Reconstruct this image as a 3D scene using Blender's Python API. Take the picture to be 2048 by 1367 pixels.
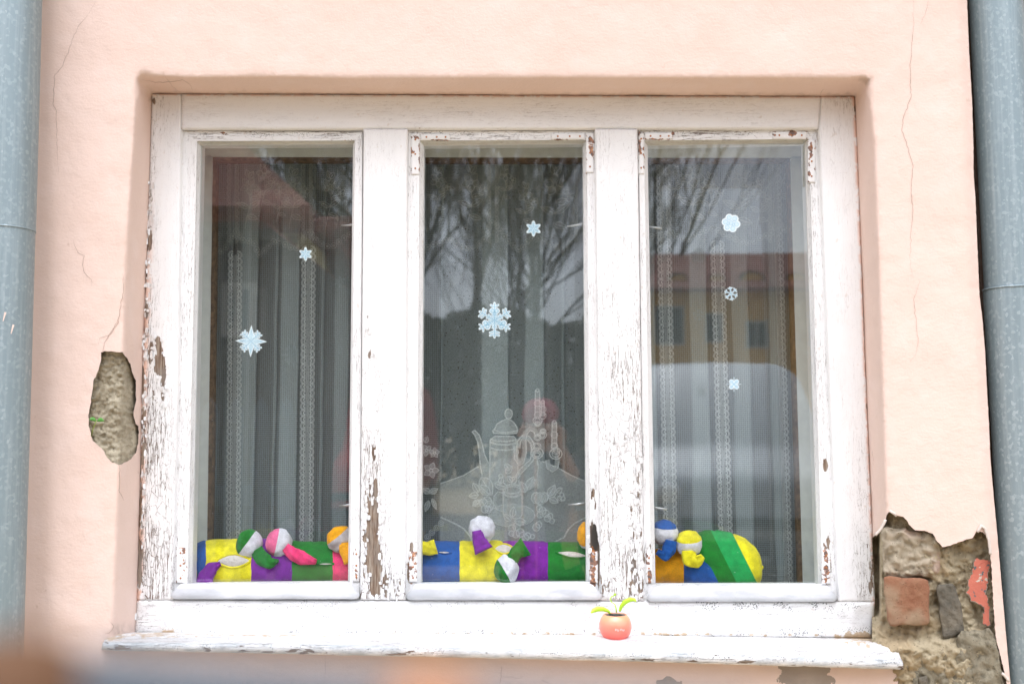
import bpy, math, random
from mathutils import Vector, Matrix, noise
from mathutils.geometry import delaunay_2d_cdt, tessellate_polygon
for o in list(bpy.data.objects): bpy.data.objects.remove(o)
S = bpy.context.scene; COL = S.collection
R_ = math.radians; rnd = random.Random(7)
# ------------------------------------------------------------ camera
FPX = 2048*35/36.0
YAW, PIT, ROL = R_(0.74), R_(5.0), 0.0020
CAM = Vector((0.0, -1.905, 1.5))
Fw = Vector((-math.sin(YAW)*math.cos(PIT), math.cos(YAW)*math.cos(PIT), math.sin(PIT)))
Rt = Vector((math.cos(YAW), math.sin(YAW), 0)); Up = Rt.cross(Fw)
R2 = Rt*math.cos(ROL) - Up*math.sin(ROL); U2 = Up*math.cos(ROL) + Rt*math.sin(ROL)
cd = bpy.data.cameras.new('camera'); cam = bpy.data.objects.new('camera', cd); COL.objects.link(cam)
m = Matrix((R2, U2, -Fw)).transposed().to_4x4(); m.translation = CAM; cam.matrix_world = m
cd.lens = 35; cd.sensor_width = 36; cd.clip_start = 0.02; cd.clip_end = 500
cd.dof.use_dof = True; cd.dof.focus_distance = 2.0; cd.dof.aperture_fstop = 4.0
S.camera = cam
S.view_settings.view_transform = 'Standard'; S.view_settings.look = 'None'
S.view_settings.exposure = 0.95; S.view_settings.gamma = 1
S.render.engine = 'CYCLES'
S.cycles.transparent_max_bounces = 40; S.cycles.max_bounces = 10
# ------------------------------------------------------------ world, sun
W = bpy.data.worlds.new('World'); S.world = W; W.use_nodes = True
nt = W.node_tree; bg = nt.nodes['Background']
sky = nt.nodes.new('ShaderNodeTexSky'); sky.sky_type = 'NISHITA'; sky.sun_disc = False
SEL, SAZ = R_(66), R_(184)
sky.sun_elevation = SEL; sky.sun_rotation = SAZ; sky.air_density = 1.0; sky.dust_density = 4.0; sky.ozone_density = 1
hs = nt.nodes.new('ShaderNodeHueSaturation'); hs.inputs['Saturation'].default_value = 0.22
nt.links.new(sky.outputs[0], hs.inputs['Color']); mxs = nt.nodes.new('ShaderNodeMix'); mxs.data_type = 'RGBA'; mxs.blend_type = 'MULTIPLY'; mxs.inputs[0].default_value = 1; mxs.inputs[7].default_value = (.95, .985, 1.10, 1)
nt.links.new(hs.outputs[0], mxs.inputs[6]); nt.links.new(mxs.outputs[2], bg.inputs[0]); bg.inputs[1].default_value = 0.15
sl = bpy.data.lights.new('sun', 'SUN'); sl.energy = 1.35; sl.angle = R_(95); sl.color = (1, .975, .95)
so = bpy.data.objects.new('sun', sl); COL.objects.link(so)
sd = Vector((math.sin(SAZ)*math.cos(SEL), math.cos(SAZ)*math.cos(SEL), math.sin(SEL)))
so.rotation_euler = sd.to_track_quat('Z', 'Y').to_euler(); so.location = (0, -5, 8)
# ------------------------------------------------------------ helpers
def P(px, py, y):
    d = Fw + R2*((px-1024)/FPX) - U2*((py-683.5)/FPX)
    t = (y-CAM.y)/d.y
    return CAM + d*t
def proj(v):
    d = Vector(v)-CAM; w = d.dot(Fw)
    return 1024+FPX*d.dot(R2)/w, 683.5-FPX*d.dot(U2)/w
YG = 0.125                                     # outer glass
def MR(px, py, dist):                          # world point seen by reflection in the panes, dist = metres from camera
    v = P(px, py, CAM.y+dist); return Vector((v.x, 2*YG-v.y, v.z))
def pl(pts, t):                                # piecewise linear
    if t <= pts[0][0]: a, b = pts[0], pts[1]
    elif t >= pts[-1][0]: a, b = pts[-2], pts[-1]
    else:
        for i in range(len(pts)-1):
            if pts[i][0] <= t <= pts[i+1][0]: a, b = pts[i], pts[i+1]; break
    return a[1]+(b[1]-a[1])*(t-a[0])/(b[0]-a[0])
def nz(x, y, s, seed=0.0): return noise.noise(Vector((x*s, y*s, seed)))
def fr(x, y, s, seed=0.0, o=4): return noise.fractal(Vector((x*s, y*s, seed)), 1.0, 2.0, o)
def sm(a, b, x):
    t = min(1, max(0, (x-a)/(b-a))); return t*t*(3-2*t)
def tag(o, label=None, cat=None, group=None, kind=None):
    if label: o['label'] = label
    if cat: o['category'] = cat
    if group: o['group'] = group
    if kind: o['kind'] = kind
    return o
def empty(name, loc, label=None, cat=None, group=None, kind=None):
    o = bpy.data.objects.new(name, None); COL.objects.link(o); o.location = loc; o.empty_display_size = .05
    EM[o.name] = Vector(loc)
    return tag(o, label, cat, group, kind)
EM = {}
class MB:
    wk = 1.0; ks = .00002
    def __init__(s): s.v = []; s.f = []; s.mi = []; s.p = []; s.a = {}; s.k = 0
    def V(s, co, p=None): s.v.append(Vector(co)); s.p.append(p); return len(s.v)-1
    def F(s, *i, mi=0): s.f.append(tuple(i)); s.mi.append(mi)
    def pv(s, px, py, y): return s.V(P(px, py, y), (px, py))
    def grid(s, q, y, step=6, mi=0, back=None, bev=0.0015, amp=0.0003, side=None):
        (TL, TR, BR, BL) = q
        nx = max(1, int(max(abs(TR[0]-TL[0]), abs(BR[0]-BL[0]))/step)); ny = max(1, int(max(abs(BL[1]-TL[1]), abs(BR[1]-TR[1]))/step))
        ids = []
        for j in range(ny+1):
            row = []
            for i in range(nx+1):
                u = i/nx; v = j/ny
                px = (TL[0]*(1-u)+TR[0]*u)*(1-v)+(BL[0]*(1-u)+BR[0]*u)*v
                py = (TL[1]*(1-u)+TR[1]*u)*(1-v)+(BL[1]*(1-u)+BR[1]*u)*v
                if side: px = pl(side[0], py)*(1-u)+pl(side[1], py)*u
                yy = y(u, v) if callable(y) else y
                yy += amp*fr(px, py, .03, 3)*2
                ed = (i in (0, nx) or j in (0, ny)) and back is not None
                if ed: yy += bev; px += .5*nz(px, py, .08, 5); py += .5*nz(px, py, .08, 9)
                row.append(s.pv(px, py, yy))
            ids.append(row)
        for j in range(ny):
            for i in range(nx): s.F(ids[j][i], ids[j+1][i], ids[j+1][i+1], ids[j][i+1], mi=mi)
        if back is not None:
            rim = [ids[0][i] for i in range(nx+1)]+[ids[j][nx] for j in range(1, ny+1)]+[ids[ny][i] for i in range(nx-1, -1, -1)]+[ids[j][0] for j in range(ny-1, 0, -1)]
            bk = []
            for r in rim:
                c = s.v[r]; bk.append(s.V((c.x, back, c.z), s.p[r]))
            n = len(rim)
            for k in range(n): s.F(rim[k], rim[(k+1) % n], bk[(k+1) % n], bk[k], mi=mi)
        return ids
    def box(s, a, b, mi=0, bev=0.0):
        x0, y0, z0 = a; x1, y1, z1 = b
        i = [s.V(c) for c in ((x0,y0,z0),(x1,y0,z0),(x1,y1,z0),(x0,y1,z0),(x0,y0,z1),(x1,y0,z1),(x1,y1,z1),(x0,y1,z1))]
        for f in ((0,3,2,1),(4,5,6,7),(0,1,5,4),(1,2,6,5),(2,3,7,6),(3,0,4,7)): s.F(*[i[k] for k in f], mi=mi)
    def tube(s, pts, rad, n=8, mi=0, cap=True, flat=1.0):
        pts = [Vector(p) for p in pts]; rings = []; up = Vector((0, 1, 0.01)).normalized()
        if not isinstance(rad, (list, tuple)): rad = [rad]*len(pts)
        for i, p in enumerate(pts):
            t = (pts[min(i+1, len(pts)-1)]-pts[max(i-1, 0)]).normalized()
            a = t.cross(up)
            if a.length < 1e-3: a = t.cross(Vector((1, 0, 0)))
            a.normalize(); b = a.cross(t)
            rings.append([s.V(p+(a*math.cos(2*math.pi*k/n)+b*flat*math.sin(2*math.pi*k/n))*rad[i]) for k in range(n)])
        for i in range(len(rings)-1):
            for k in range(n): s.F(rings[i][k], rings[i][(k+1) % n], rings[i+1][(k+1) % n], rings[i+1][k], mi=mi)
        if cap:
            s.F(*rings[0][::-1], mi=mi); s.F(*rings[-1], mi=mi)
    def lathe(s, prof, c, n=32, mi=0):
        rings = [[s.V((c[0]+r*math.cos(2*math.pi*k/n), c[1]+r*math.sin(2*math.pi*k/n), c[2]+z)) for k in range(n)] for r, z in prof]
        for i in range(len(rings)-1):
            for k in range(n): s.F(rings[i][k], rings[i][(k+1) % n], rings[i+1][(k+1) % n], rings[i+1][k], mi=mi)
    def ell(s, c, rad, nu=20, nv=14, mi=0, amp=0, fs=30, fn=None):
        c = Vector(c); rows = []
        for j in range(nv+1):
            th = math.pi*j/nv; row = []
            for i in range(nu):
                ph = 2*math.pi*i/nu; d = Vector((math.sin(th)*math.cos(ph), math.sin(th)*math.sin(ph), math.cos(th)))
                k = 1+amp*noise.noise(d*fs/10+c*20)
                row.append(s.V(c+Vector((d.x*rad[0], d.y*rad[1], d.z*rad[2]))*k))
                if fn: s.a.setdefault('cap', {})[row[-1]] = fn(d)
            rows.append(row)
        for j in range(nv):
            for i in range(nu): s.F(rows[j][i], rows[j+1][i], rows[j+1][(i+1) % nu], rows[j][(i+1) % nu], mi=mi)
    def ribbon(s, pts, w, y, mi=0, closed=False):
        # flat ribbon through pixel points on the plane y
        s.k += 1; yy = (y if not callable(y) else None); n = len(pts); L = []
        if closed: pts = pts+[pts[0]]; n += 1
        for i in range(n):
            a = pts[max(i-1, 0)]; b = pts[min(i+1, n-1)]
            if closed and i in (0, n-1): a = pts[n-2]; b = pts[1]
            dx, dy = b[0]-a[0], b[1]-a[1]; l = math.hypot(dx, dy) or 1
            ww = w[i] if isinstance(w, (list, tuple)) else w
            ww *= s.wk; ox, oy = -dy/l*ww/2, dx/l*ww/2; px, py = pts[i]
            Y = (y(px, py) if callable(y) else y)-s.ks*(s.k % 60)
            L.append((s.pv(px+ox, py+oy, Y), s.pv(px-ox, py-oy, Y)))
        for i in range(n-1): s.F(L[i][0], L[i][1], L[i+1][1], L[i+1][0], mi=mi)
    def ring(s, cx, cy, r, w, y, mi=0, n=12, a0=0, a1=6.2832, sx=1.0):
        full = a1-a0 > 6.2; k = n if full else n+1
        s.ribbon([(cx+sx*r*math.cos(a0+(a1-a0)*i/n), cy+r*math.sin(a0+(a1-a0)*i/n)) for i in range(k)], w, y, mi, closed=full)
    def fill(s, pts, y, mi=0):
        s.k += 1; Y = y-s.ks*(s.k % 60)
        ids = [s.pv(px, py, Y) for px, py in pts]
        for t in tessellate_polygon([[Vector((px, py, 0)) for px, py in pts]]): s.F(ids[t[0]], ids[t[1]], ids[t[2]], mi=mi)
    def build(s, name, mats, parent=None, smooth=True, attrs=None, solid=None):
        me = bpy.data.meshes.new(name)
        off = Vector((0, 0, 0))
        if parent is not None:
            q = parent
            while q is not None: off += EM.get(q.name, Vector((0, 0, 0))); q = q.parent
        me.from_pydata([tuple(v-off) for v in s.v], [], s.f)
        mats = mats if isinstance(mats, (list, tuple)) else [mats]
        for mt in mats: me.materials.append(mt)
        me.polygons.foreach_set('material_index', s.mi)
        me.polygons.foreach_set('use_smooth', [smooth]*len(s.f))
        for k, fn in (attrs or {}).items():
            at = me.attributes.new(k, 'FLOAT', 'POINT')
            at.data.foreach_set('value', [fn(*p) if p is not None else 0.0 for p in s.p])
        for k, d in s.a.items():
            at = me.attributes.new(k, 'FLOAT', 'POINT')
            at.data.foreach_set('value', [d.get(i, 0.0) for i in range(len(s.v))])
        me.update(); me.validate()
        o = bpy.data.objects.new(name, me); COL.objects.link(o)
        if parent is not None: o.parent = parent
        if solid:
            md = o.modifiers.new('thickness', 'SOLIDIFY'); md.thickness = solid; md.offset = 0
        return o
# ------------------------------------------------------------ materials
class NT:
    def __init__(s, name):
        s.m = bpy.data.materials.new(name); s.m.use_nodes = True; s.t = s.m.node_tree; s.t.nodes.clear()
        s.out = s.t.nodes.new('ShaderNodeOutputMaterial')
        s.tc = None
    def n(s, typ, **kw):
        nd = s.t.nodes.new('ShaderNode'+typ); ins = kw.pop('i', {})
        for k, v in kw.items(): setattr(nd, k, v)
        for k, v in ins.items(): s.set(nd.inputs[k], v)
        return nd
    def set(s, sock, v):
        if isinstance(v, bpy.types.NodeSocket): s.t.links.new(v, sock)
        elif isinstance(v, bpy.types.Node): s.t.links.new(v.outputs[0], sock)
        else:
            if isinstance(v, (tuple, list)) and len(v) == 3 and sock.type == 'RGBA': v = (*v, 1)
            sock.default_value = v
    def co(s, sc=(1, 1, 1), loc=(0, 0, 0)):
        g = s.n('TexCoord'); mp = s.n('Mapping', i={'Vector': g.outputs['Object'], 'Scale': sc, 'Location': loc}); return mp.outputs[0]
    def noise(s, sc, det=4, vec=(1, 1, 1), rough=.55, loc=(0, 0, 0), dist=0):
        return s.n('TexNoise', i={'Vector': s.co(vec, loc), 'Scale': sc, 'Detail': det, 'Roughness': rough, 'Distortion': dist}).outputs['Fac']
    def vor(s, sc, feat='F1', vec=(1, 1, 1), out='Distance'):
        return s.n('TexVoronoi', feature=feat, i={'Vector': s.co(vec), 'Scale': sc}).outputs[out]
    def math(s, op, a, b=0.0, c=None, clamp=False):
        nd = s.n('Math', operation=op, use_clamp=clamp); s.set(nd.inputs[0], a); s.set(nd.inputs[1], b)
        if c is not None: s.set(nd.inputs[2], c)
        return nd.outputs[0]
    def ramp(s, f, stops, mode='LINEAR'):
        nd = s.n('ValToRGB'); s.set(nd.inputs[0], f); cr = nd.color_ramp; cr.interpolation = mode
        while len(cr.elements) > 1: cr.elements.remove(cr.elements[-1])
        cr.elements[0].position = stops[0][0]; cr.elements[0].color = (*stops[0][1], 1)
        for p, c in stops[1:]:
            e = cr.elements.new(p); e.color = (*c, 1)
        return nd.outputs[0]
    def mix(s, f, a, b):
        nd = s.n('Mix', data_type='RGBA'); s.set(nd.inputs[0], f); s.set(nd.inputs[6], a); s.set(nd.inputs[7], b); return nd.outputs[2]
    def mr(s, v, a, b, c=0.0, d=1.0):
        nd = s.n('MapRange'); s.set(nd.inputs[0], v)
        for k, x in zip((1, 2, 3, 4), (a, b, c, d)): s.set(nd.inputs[k], x)
        return nd.outputs[0]
    def attr(s, name): return s.n('Attribute', attribute_name=name).outputs['Fac']
    def bump(s, h, dist, strength=1.0, nrm=None):
        i = {'Height': h, 'Distance': dist, 'Strength': strength}
        if nrm: i['Normal'] = nrm
        return s.n('Bump', i=i).outputs[0]
    def done(s, color, rough=.6, metal=0.0, nrm=None, **kw):
        i = {'Base Color': color, 'Roughness': rough, 'Metallic': metal}
        if nrm is not None: i['Normal'] = nrm
        i.update(kw); b = s.n('BsdfPrincipled', i=i); s.t.links.new(b.outputs[0], s.out.inputs[0]); return s.m
PINK = (.76, .565, .47)
def mat_plaster(name='pink_plaster'):
    t = NT(name)
    col = t.mix(t.mr(t.noise(3.5, 5), .3, .7), (.735, .565, .48), (.765, .60, .52))
    col = t.mix(t.mr(t.noise(14, 6, loc=(3, 0, 1)), .52, .8, 0, .5), col, (.80, .66, .60))
    col = t.mix(t.mr(t.noise(60, 3, loc=(1, 5, 2)), .70, .78, 0, .5), col, (.52, .36, .27))
    peel = t.attr('peel'); pn = t.noise(9, 7, rough=.62, loc=(2, 2, 7))
    pm = t.math('GREATER_THAN', t.math('ADD', t.mr(pn, .25, .75), peel), 1.12)
    grey = t.mix(t.noise(22, 6), (.24, .20, .17), (.44, .37, .31))
    col = t.mix(pm, col, grey)
    dirt = t.attr('dirt'); dm = t.math('MULTIPLY', dirt, t.mr(t.noise(40, 6, loc=(4, 4, 4)), .35, .65))
    col = t.mix(dm, col, (.22, .14, .09))
    g1 = t.noise(260, 5, rough=.7); g2 = t.noise(38, 4, loc=(0, 0, 5)); g3 = t.noise(110, 3, vec=(1, 1, 1.6))
    h = t.math('ADD', t.math('MULTIPLY', g1, .35), t.math('ADD', t.math('MULTIPLY', g2, .7), t.math('MULTIPLY', g3, .45)))
    h = t.math('SUBTRACT', h, t.math('MULTIPLY', pm, .5))
    return t.done(col, .9, nrm=t.bump(h, .0024, .6))
def mat_paint(name, vert=True, base=(.82, .82, .81), gray=0.0):
    t = NT(name)
    st = (1, 1, .06) if vert else (.06, 1, 1)
    st2 = (1, 1, .28) if vert else (.28, 1, 1)
    dmg = t.attr('dmg'); crk = t.attr('crk'); spk = t.attr('spk'); rst = t.attr('rst'); pnk = t.attr('pnk')
    n1 = t.noise(95, 5, vec=st2, rough=.6); n1 = t.mr(n1, .27, .73)
    ex = t.math('ADD', n1, dmg)
    m = t.mr(ex, 1.03, 1.07)
    n2 = t.noise(230, 4, vec=st, rough=.62)
    line = t.math('ABSOLUTE', t.math('SUBTRACT', n2, .5))
    gate = t.mr(t.noise(28, 3, vec=st2, loc=(7, 3, 1)), .35, .65)
    w = t.math('MULTIPLY', t.math('MULTIPLY', crk, gate), .036)
    cm = t.math('LESS_THAN', line, w)
    n3 = t.noise(120, 3, vec=(1, 1, 1), rough=.6, loc=(5, 1, 2))
    cell = t.vor(75, 'DISTANCE_TO_EDGE', vec=(1, 1, .55) if vert else (.55, 1, 1))
    cm2 = t.math('MULTIPLY', t.math('LESS_THAN', cell, t.math('MULTIPLY', crk, .016)), t.math('GREATER_THAN', n3, .5))
    cracks = t.math('MAXIMUM', cm, cm2)
    wood = t.ramp(t.noise(330, 5, vec=st, rough=.65), [(.3, (.06, .035, .022)), (.45, (.20, .13, .085)), (.58, (.33, .27, .21)), (.72, (.44, .39, .33))])
    wood = t.mix(t.mr(t.noise(20, 3), .45, .65), wood, t.mix(.55, wood, (.22, .20, .18)))
    wood = t.mix(t.attr('brn'), wood, (.03, .025, .02))
    smg = t.mr(t.noise(7, 6, vec=st2, loc=(1, 1, 9)), .45, .8)
    b2 = tuple(x*.9 for x in base)
    col = t.mix(smg, base, b2)
    if gray: col = t.mix(t.mr(t.noise(26, 6, vec=(.35, 1, 1), loc=(3, 3, 1)), .42, .62, 0, gray), col, (.40, .41, .44))
    col = t.mix(t.math('MULTIPLY', pnk, t.mr(t.noise(60, 4, loc=(8, 8, 1)), .42, .5)), col, (.74, .45, .33))
    sv = t.vor(330); sn = t.noise(40, 4, loc=(2, 9, 2))
    sp = t.math('MULTIPLY', t.math('LESS_THAN', sv, t.math('MULTIPLY', spk, .36)), t.math('GREATER_THAN', sn, t.math('SUBTRACT', .66, t.math('MULTIPLY', spk, .14))))
    col = t.mix(sp, col, (.09, .10, .10))
    col = t.mix(cracks, col, (.20, .15, .12))
    rm = t.math('MULTIPLY', t.mr(t.math('ADD', t.mr(t.noise(110, 5, loc=(1, 2, 3)), .3, .7), rst), 1.0, 1.1), .9)
    rc = t.ramp(t.noise(160, 4, loc=(9, 1, 1)), [(.35, (.035, .012, .006)), (.5, (.20, .065, .02)), (.66, (.50, .20, .06))])
    wr = t.attr('wear'); col = t.mix(t.math('MULTIPLY', wr, t.mr(t.noise(45, 7, vec=(.3, 1, 1), loc=(2, 7, 7), rough=.65), .38, .6)), col, (.42, .45, .46))
    sd2 = t.attr('snd'); col = t.mix(t.mr(t.math('ADD', t.mr(t.noise(70, 6, loc=(6, 1, 6)), .3, .7), sd2), .95, 1.15), col, t.mix(t.noise(200, 4), (.40, .29, .18), (.66, .54, .40)))
    col = t.mix(m, col, wood); col = t.mix(rm, col, rc)
    h = t.math('SUBTRACT', t.math('SUBTRACT', 1.0, m), t.math('MULTIPLY', cracks, .55))
    h = t.math('ADD', h, t.math('MULTIPLY', n2, .28)); h = t.math('ADD', h, t.math('MULTIPLY', n3, .10))
    return t.done(col, .55, nrm=t.bump(h, .0016, .9))
def mat_mortar(name, c1, c2, c3=None, dist=.006, sc=1.0):
    t = NT(name)
    n1 = t.noise(26*sc, 8, rough=.7); n2 = t.noise(150*sc, 5, rough=.75); n3 = t.noise(8*sc, 3, loc=(3, 1, 1))
    col = t.mix(t.mr(n1, .3, .7), c1, c2); col = t.mix(t.mr(n2, .55, .8, 0, .6), col, tuple(x*.35 for x in c1))
    if c3: col = t.mix(t.mr(n3, .5, .6), col, c3)
    pit = t.math('LESS_THAN', t.vor(170*sc, vec=(1, 1, 1.3)), .17)
    pit = t.math('MULTIPLY', pit, t.math('GREATER_THAN', t.noise(45*sc, 3, loc=(9, 2, 2)), .52))
    col = t.mix(t.math('MULTIPLY', pit, .75), col, tuple(x*.22 for x in c1))
    h = t.math('SUBTRACT', t.math('ADD', n1, t.math('MULTIPLY', n2, .5)), t.math('MULTIPLY', pit, .6))
    return t.done(col, .95, nrm=t.bump(h, dist*1.6, 1.0))
def mat_simple(name, c, rough=.6, metal=0, bump=0, sc=60, var=.12, **kw):
    t = NT(name); n = t.noise(sc, 5); col = t.mix(t.mr(n, .3, .7), tuple(x*(1-var) for x in c), tuple(min(1, x*(1+var)) for x in c))
    return t.done(col, rough, metal, nrm=t.bump(n, bump, .6) if bump else None, **kw)
def mat_glass(name, ior=1.9, dirty=.03):
    t = NT(name)
    f0 = ((ior-1)/(ior+1))**2; lw = t.n('LayerWeight', i={0: .5}).outputs['Facing']; fz = t.n('Math', operation='MULTIPLY_ADD', i={0: t.math('POWER', lw, 5), 1: 1-f0, 2: f0}); g = t.n('BsdfGlossy', i={'Roughness': 0.0, 'Color': (.97, 1, 1)})
    tr = t.n('BsdfTransparent', i={'Color': (.96, .98, .97)})
    mx = t.n('MixShader'); t.set(mx.inputs[0], fz.outputs[0]); t.set(mx.inputs[1], tr.outputs[0]); t.set(mx.inputs[2], g.outputs[0])
    d = t.n('BsdfDiffuse', i={'Color': (.7, .7, .68)}); m2 = t.n('MixShader')
    f = t.math('MULTIPLY', t.mr(t.noise(9, 7, rough=.7), .45, .75), dirty)
    sp = t.math('MULTIPLY', t.math('LESS_THAN', t.vor(70), .035), .8)
    t.set(m2.inputs[0], t.math('ADD', f, sp, clamp=True)); t.set(m2.inputs[1], mx.outputs[0]); t.set(m2.inputs[2], d.outputs[0])
    t.t.links.new(m2.outputs[0], t.out.inputs[0]); return t.m
def mat_lace(name, kind, alpha=.35, c=(.82, .90, .92)):
    t = NT(name)
    if kind == 'net':
        p = t.n('TexVoronoi', feature='F1', i={'Vector': t.co((1, .001, 1)), 'Scale': 215, 'Randomness': .15}).outputs['Distance']; a = t.mr(p, .2, .5, alpha*.8, alpha*1.25)
        a = t.math('ADD', a, t.mr(t.noise(380, 2, vec=(1, .02, .02)), .5, .7, 0, .04))
    elif kind == 'dots':
        p = t.vor(105); a = t.mr(p, .13, .17, .02, alpha)
        a = t.math('MULTIPLY', a, t.mr(t.noise(420, 2, vec=(1, .02, .6)), .3, .7, .8, 1.2))
    elif kind == 'diag':
        s1 = t.n('TexChecker', i={'Vector': t.n('Mapping', i={'Vector': t.co(), 'Rotation': (0, R_(45), 0), 'Scale': (1, .001, 1)}).outputs[0], 'Scale': 190, 'Color1': (1, 1, 1), 'Color2': (.45, .45, .45)}).outputs['Fac']
        a = t.mr(s1, 0, 1, alpha*.7, alpha*1.15)
    else: a = t.mr(t.noise(300, 3), .3, .7, alpha*.75, alpha*1.2)
    d = t.n('BsdfDiffuse', i={'Color': c}); tl = t.n('BsdfTranslucent', i={'Color': c}); tr = t.n('BsdfTransparent')
    m1 = t.n('MixShader', i={0: .35}); t.set(m1.inputs[1], d.outputs[0]); t.set(m1.inputs[2], tl.outputs[0])
    m2 = t.n('MixShader'); t.set(m2.inputs[0], a); t.set(m2.inputs[1], tr.outputs[0]); t.set(m2.inputs[2], m1.outputs[0])
    t.t.links.new(m2.outputs[0], t.out.inputs[0]); return t.m
def velour(name, stops=None, attr=None, c=None):
    t = NT(name)
    col = t.ramp(t.attr(attr), stops, 'CONSTANT') if attr else c
    n = t.noise(900, 3); n2 = t.noise(60, 4)
    if not attr: col = t.mix(1.0, c, c)
    hsv = t.n('HueSaturation', i={'Color': col, 'Saturation': 1.0, 'Value': t.math('ADD', t.mr(n, .3, .7, .70, 1.12), t.mr(n2, .35, .7, -.16, .16))})
    return t.done(hsv.outputs[0], .85, nrm=t.bump(t.math('ADD', n, t.math('MULTIPLY', n2, .8)), .0016, .6), **{'Sheen Weight': .12, 'Sheen Roughness': .4})
def mat_pipe(name):
    t = NT(name)
    v = t.n('TexVoronoi', feature='F1', i={'Vector': t.co((1, 1, .8)), 'Scale': 200, 'Randomness': 1}).outputs['Color']
    bw = t.n('RGBToBW', i={0: v}).outputs[0]
    n = t.noise(8, 5, vec=(1, 1, .12)); st = t.noise(150, 4, vec=(1, 1, .03))
    col = t.mix(t.mr(bw, .62, .9), (.26, .33, .355), (.38, .455, .48)); col = t.mix(t.mr(n, .35, .7, 0, .6), col, (.20, .27, .29))
    col = t.mix(t.mr(st, .45, .75, 0, .4), col, (.43, .50, .52))
    w = t.math('MULTIPLY', t.math('LESS_THAN', t.vor(85, vec=(1, 1, .6)), .16), t.math('GREATER_THAN', t.noise(120, 3, loc=(4, 4, 4)), .52))
    col = t.mix(t.math('MULTIPLY', w, .22), col, (.62, .68, .69))
    return t.done(col, .5, .35, nrm=t.bump(t.math('ADD', bw, st), .0006, .5))
M = {}
M['plaster'] = mat_plaster()
M['edge'] = mat_mortar('broken_plaster_edge', (.40, .36, .31), (.62, .56, .50), dist=.003)
M['crack'] = mat_simple('crack_shadow', (.34, .24, .19), .95)
M['pv'] = mat_paint('peeling_white_paint_upright', True)
M['ph'] = mat_paint('peeling_white_paint_level', False)
M['bar'] = mat_paint('worn_painted_metal', False, (.72, .73, .75), .8)
M['sill'] = mat_paint('worn_painted_sill', False, (.82, .81, .79), .45)
M['putty'] = mat_paint('window_putty', False, (.62, .62, .56), .2)
M['inner'] = mat_simple('inner_grey_paint', (.64, .67, .64), .5, bump=.0006, sc=40, var=.06)
M['oldwood'] = mat_simple('brown_old_wood', (.12, .075, .04), .7, bump=.001, sc=90, var=.5)
M['glass'] = mat_glass('window_glass', 2.05, .010)
M['glass2'] = mat_glass('inner_window_glass', 1.76, .008)
M['pipe'] = mat_pipe('galvanised_steel')
M['mortar'] = mat_mortar('sandy_mortar', (.36, .29, .18), (.54, .46, .31), (.46, .36, .22))
M['clay'] = mat_mortar('clay_plaster', (.34, .29, .20), (.56, .50, .37), dist=.004, sc=1.3)
M['brick'] = mat_mortar('weathered_brick', (.24, .095, .05), (.30, .16, .09), (.32, .22, .14), dist=.0025, sc=1.2)
M['palebrick'] = mat_mortar('mortar_covered_brick', (.40, .34, .24), (.50, .42, .31), (.46, .33, .25), dist=.005)
M['darkstone'] = mat_mortar('dark_slate_stone', (.075, .07, .055), (.22, .19, .14), (.30, .25, .17), dist=.005)
M['greystone'] = mat_mortar('grey_fieldstone', (.22, .19, .13), (.34, .30, .21), dist=.006)
_t = NT('old_red_paint'); _c = _t.mix(_t.noise(30, 4), (.42, .11, .075), (.56, .17, .11)); _c = _t.mix(_t.math('GREATER_THAN', _t.noise(75, 6, rough=.65), .60), _c, (.10, .11, .11)); _c = _t.mix(_t.math('GREATER_THAN', _t.noise(50, 6, loc=(4, 1, 7)), .62), _c, (.50, .44, .36)); M['redpaint'] = _t.done(_c, .75, nrm=_t.bump(_t.noise(120, 4), .0015, .7))
M['steel'] = mat_simple('dull_steel', (.55, .56, .56), .4, .7)
M['rust'] = mat_simple('rusted_screw', (.42, .16, .05), .8)
M['net'] = mat_lace('net_curtain', 'net', .30)
M['dots'] = mat_lace('dotted_net', 'dots', .40)
M['diag'] = mat_lace('valance_net', 'diag', .16)
M['motif'] = mat_lace('lace_thread', 'solid', .88, (.9, .92, .92))
M['motif2'] = mat_lace('lace_fill', 'solid', .52, (.88, .91, .91))
M['vmot'] = mat_lace('valance_thread', 'solid', .55, (.86, .88, .86))
M['vfill'] = mat_lace('valance_fill', 'solid', .28, (.82, .84, .82))
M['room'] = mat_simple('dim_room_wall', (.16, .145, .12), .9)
# ------------------------------------------------------------ ground and street
def structure(o): o['kind'] = 'structure'; return o
b = MB(); i = [b.V(c) for c in ((-150, -200, 0), (150, -200, 0), (150, 12, 0), (-150, 12, 0))]; b.F(*i)
structure(b.build('ground', mat_simple('dusty_ground', (.36, .285, .18), .95, bump=.01, sc=6), smooth=False))
b = MB(); i = [b.V(c) for c in ((-80, -15.5, .004), (80, -15.5, .004), (80, -9.0, .004), (-80, -9.0, .004))]; b.F(*i)
structure(b.build('road', mat_simple('asphalt', (.06, .06, .062), .9, bump=.004, sc=40), smooth=False))
b = MB(); b.box((-80, -1.2, 0), (80, .5, .06)); structure(b.build('pavement', mat_simple('sandy_paving', (.50, .385, .235), .9, bump=.003, sc=20), smooth=False))
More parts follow.
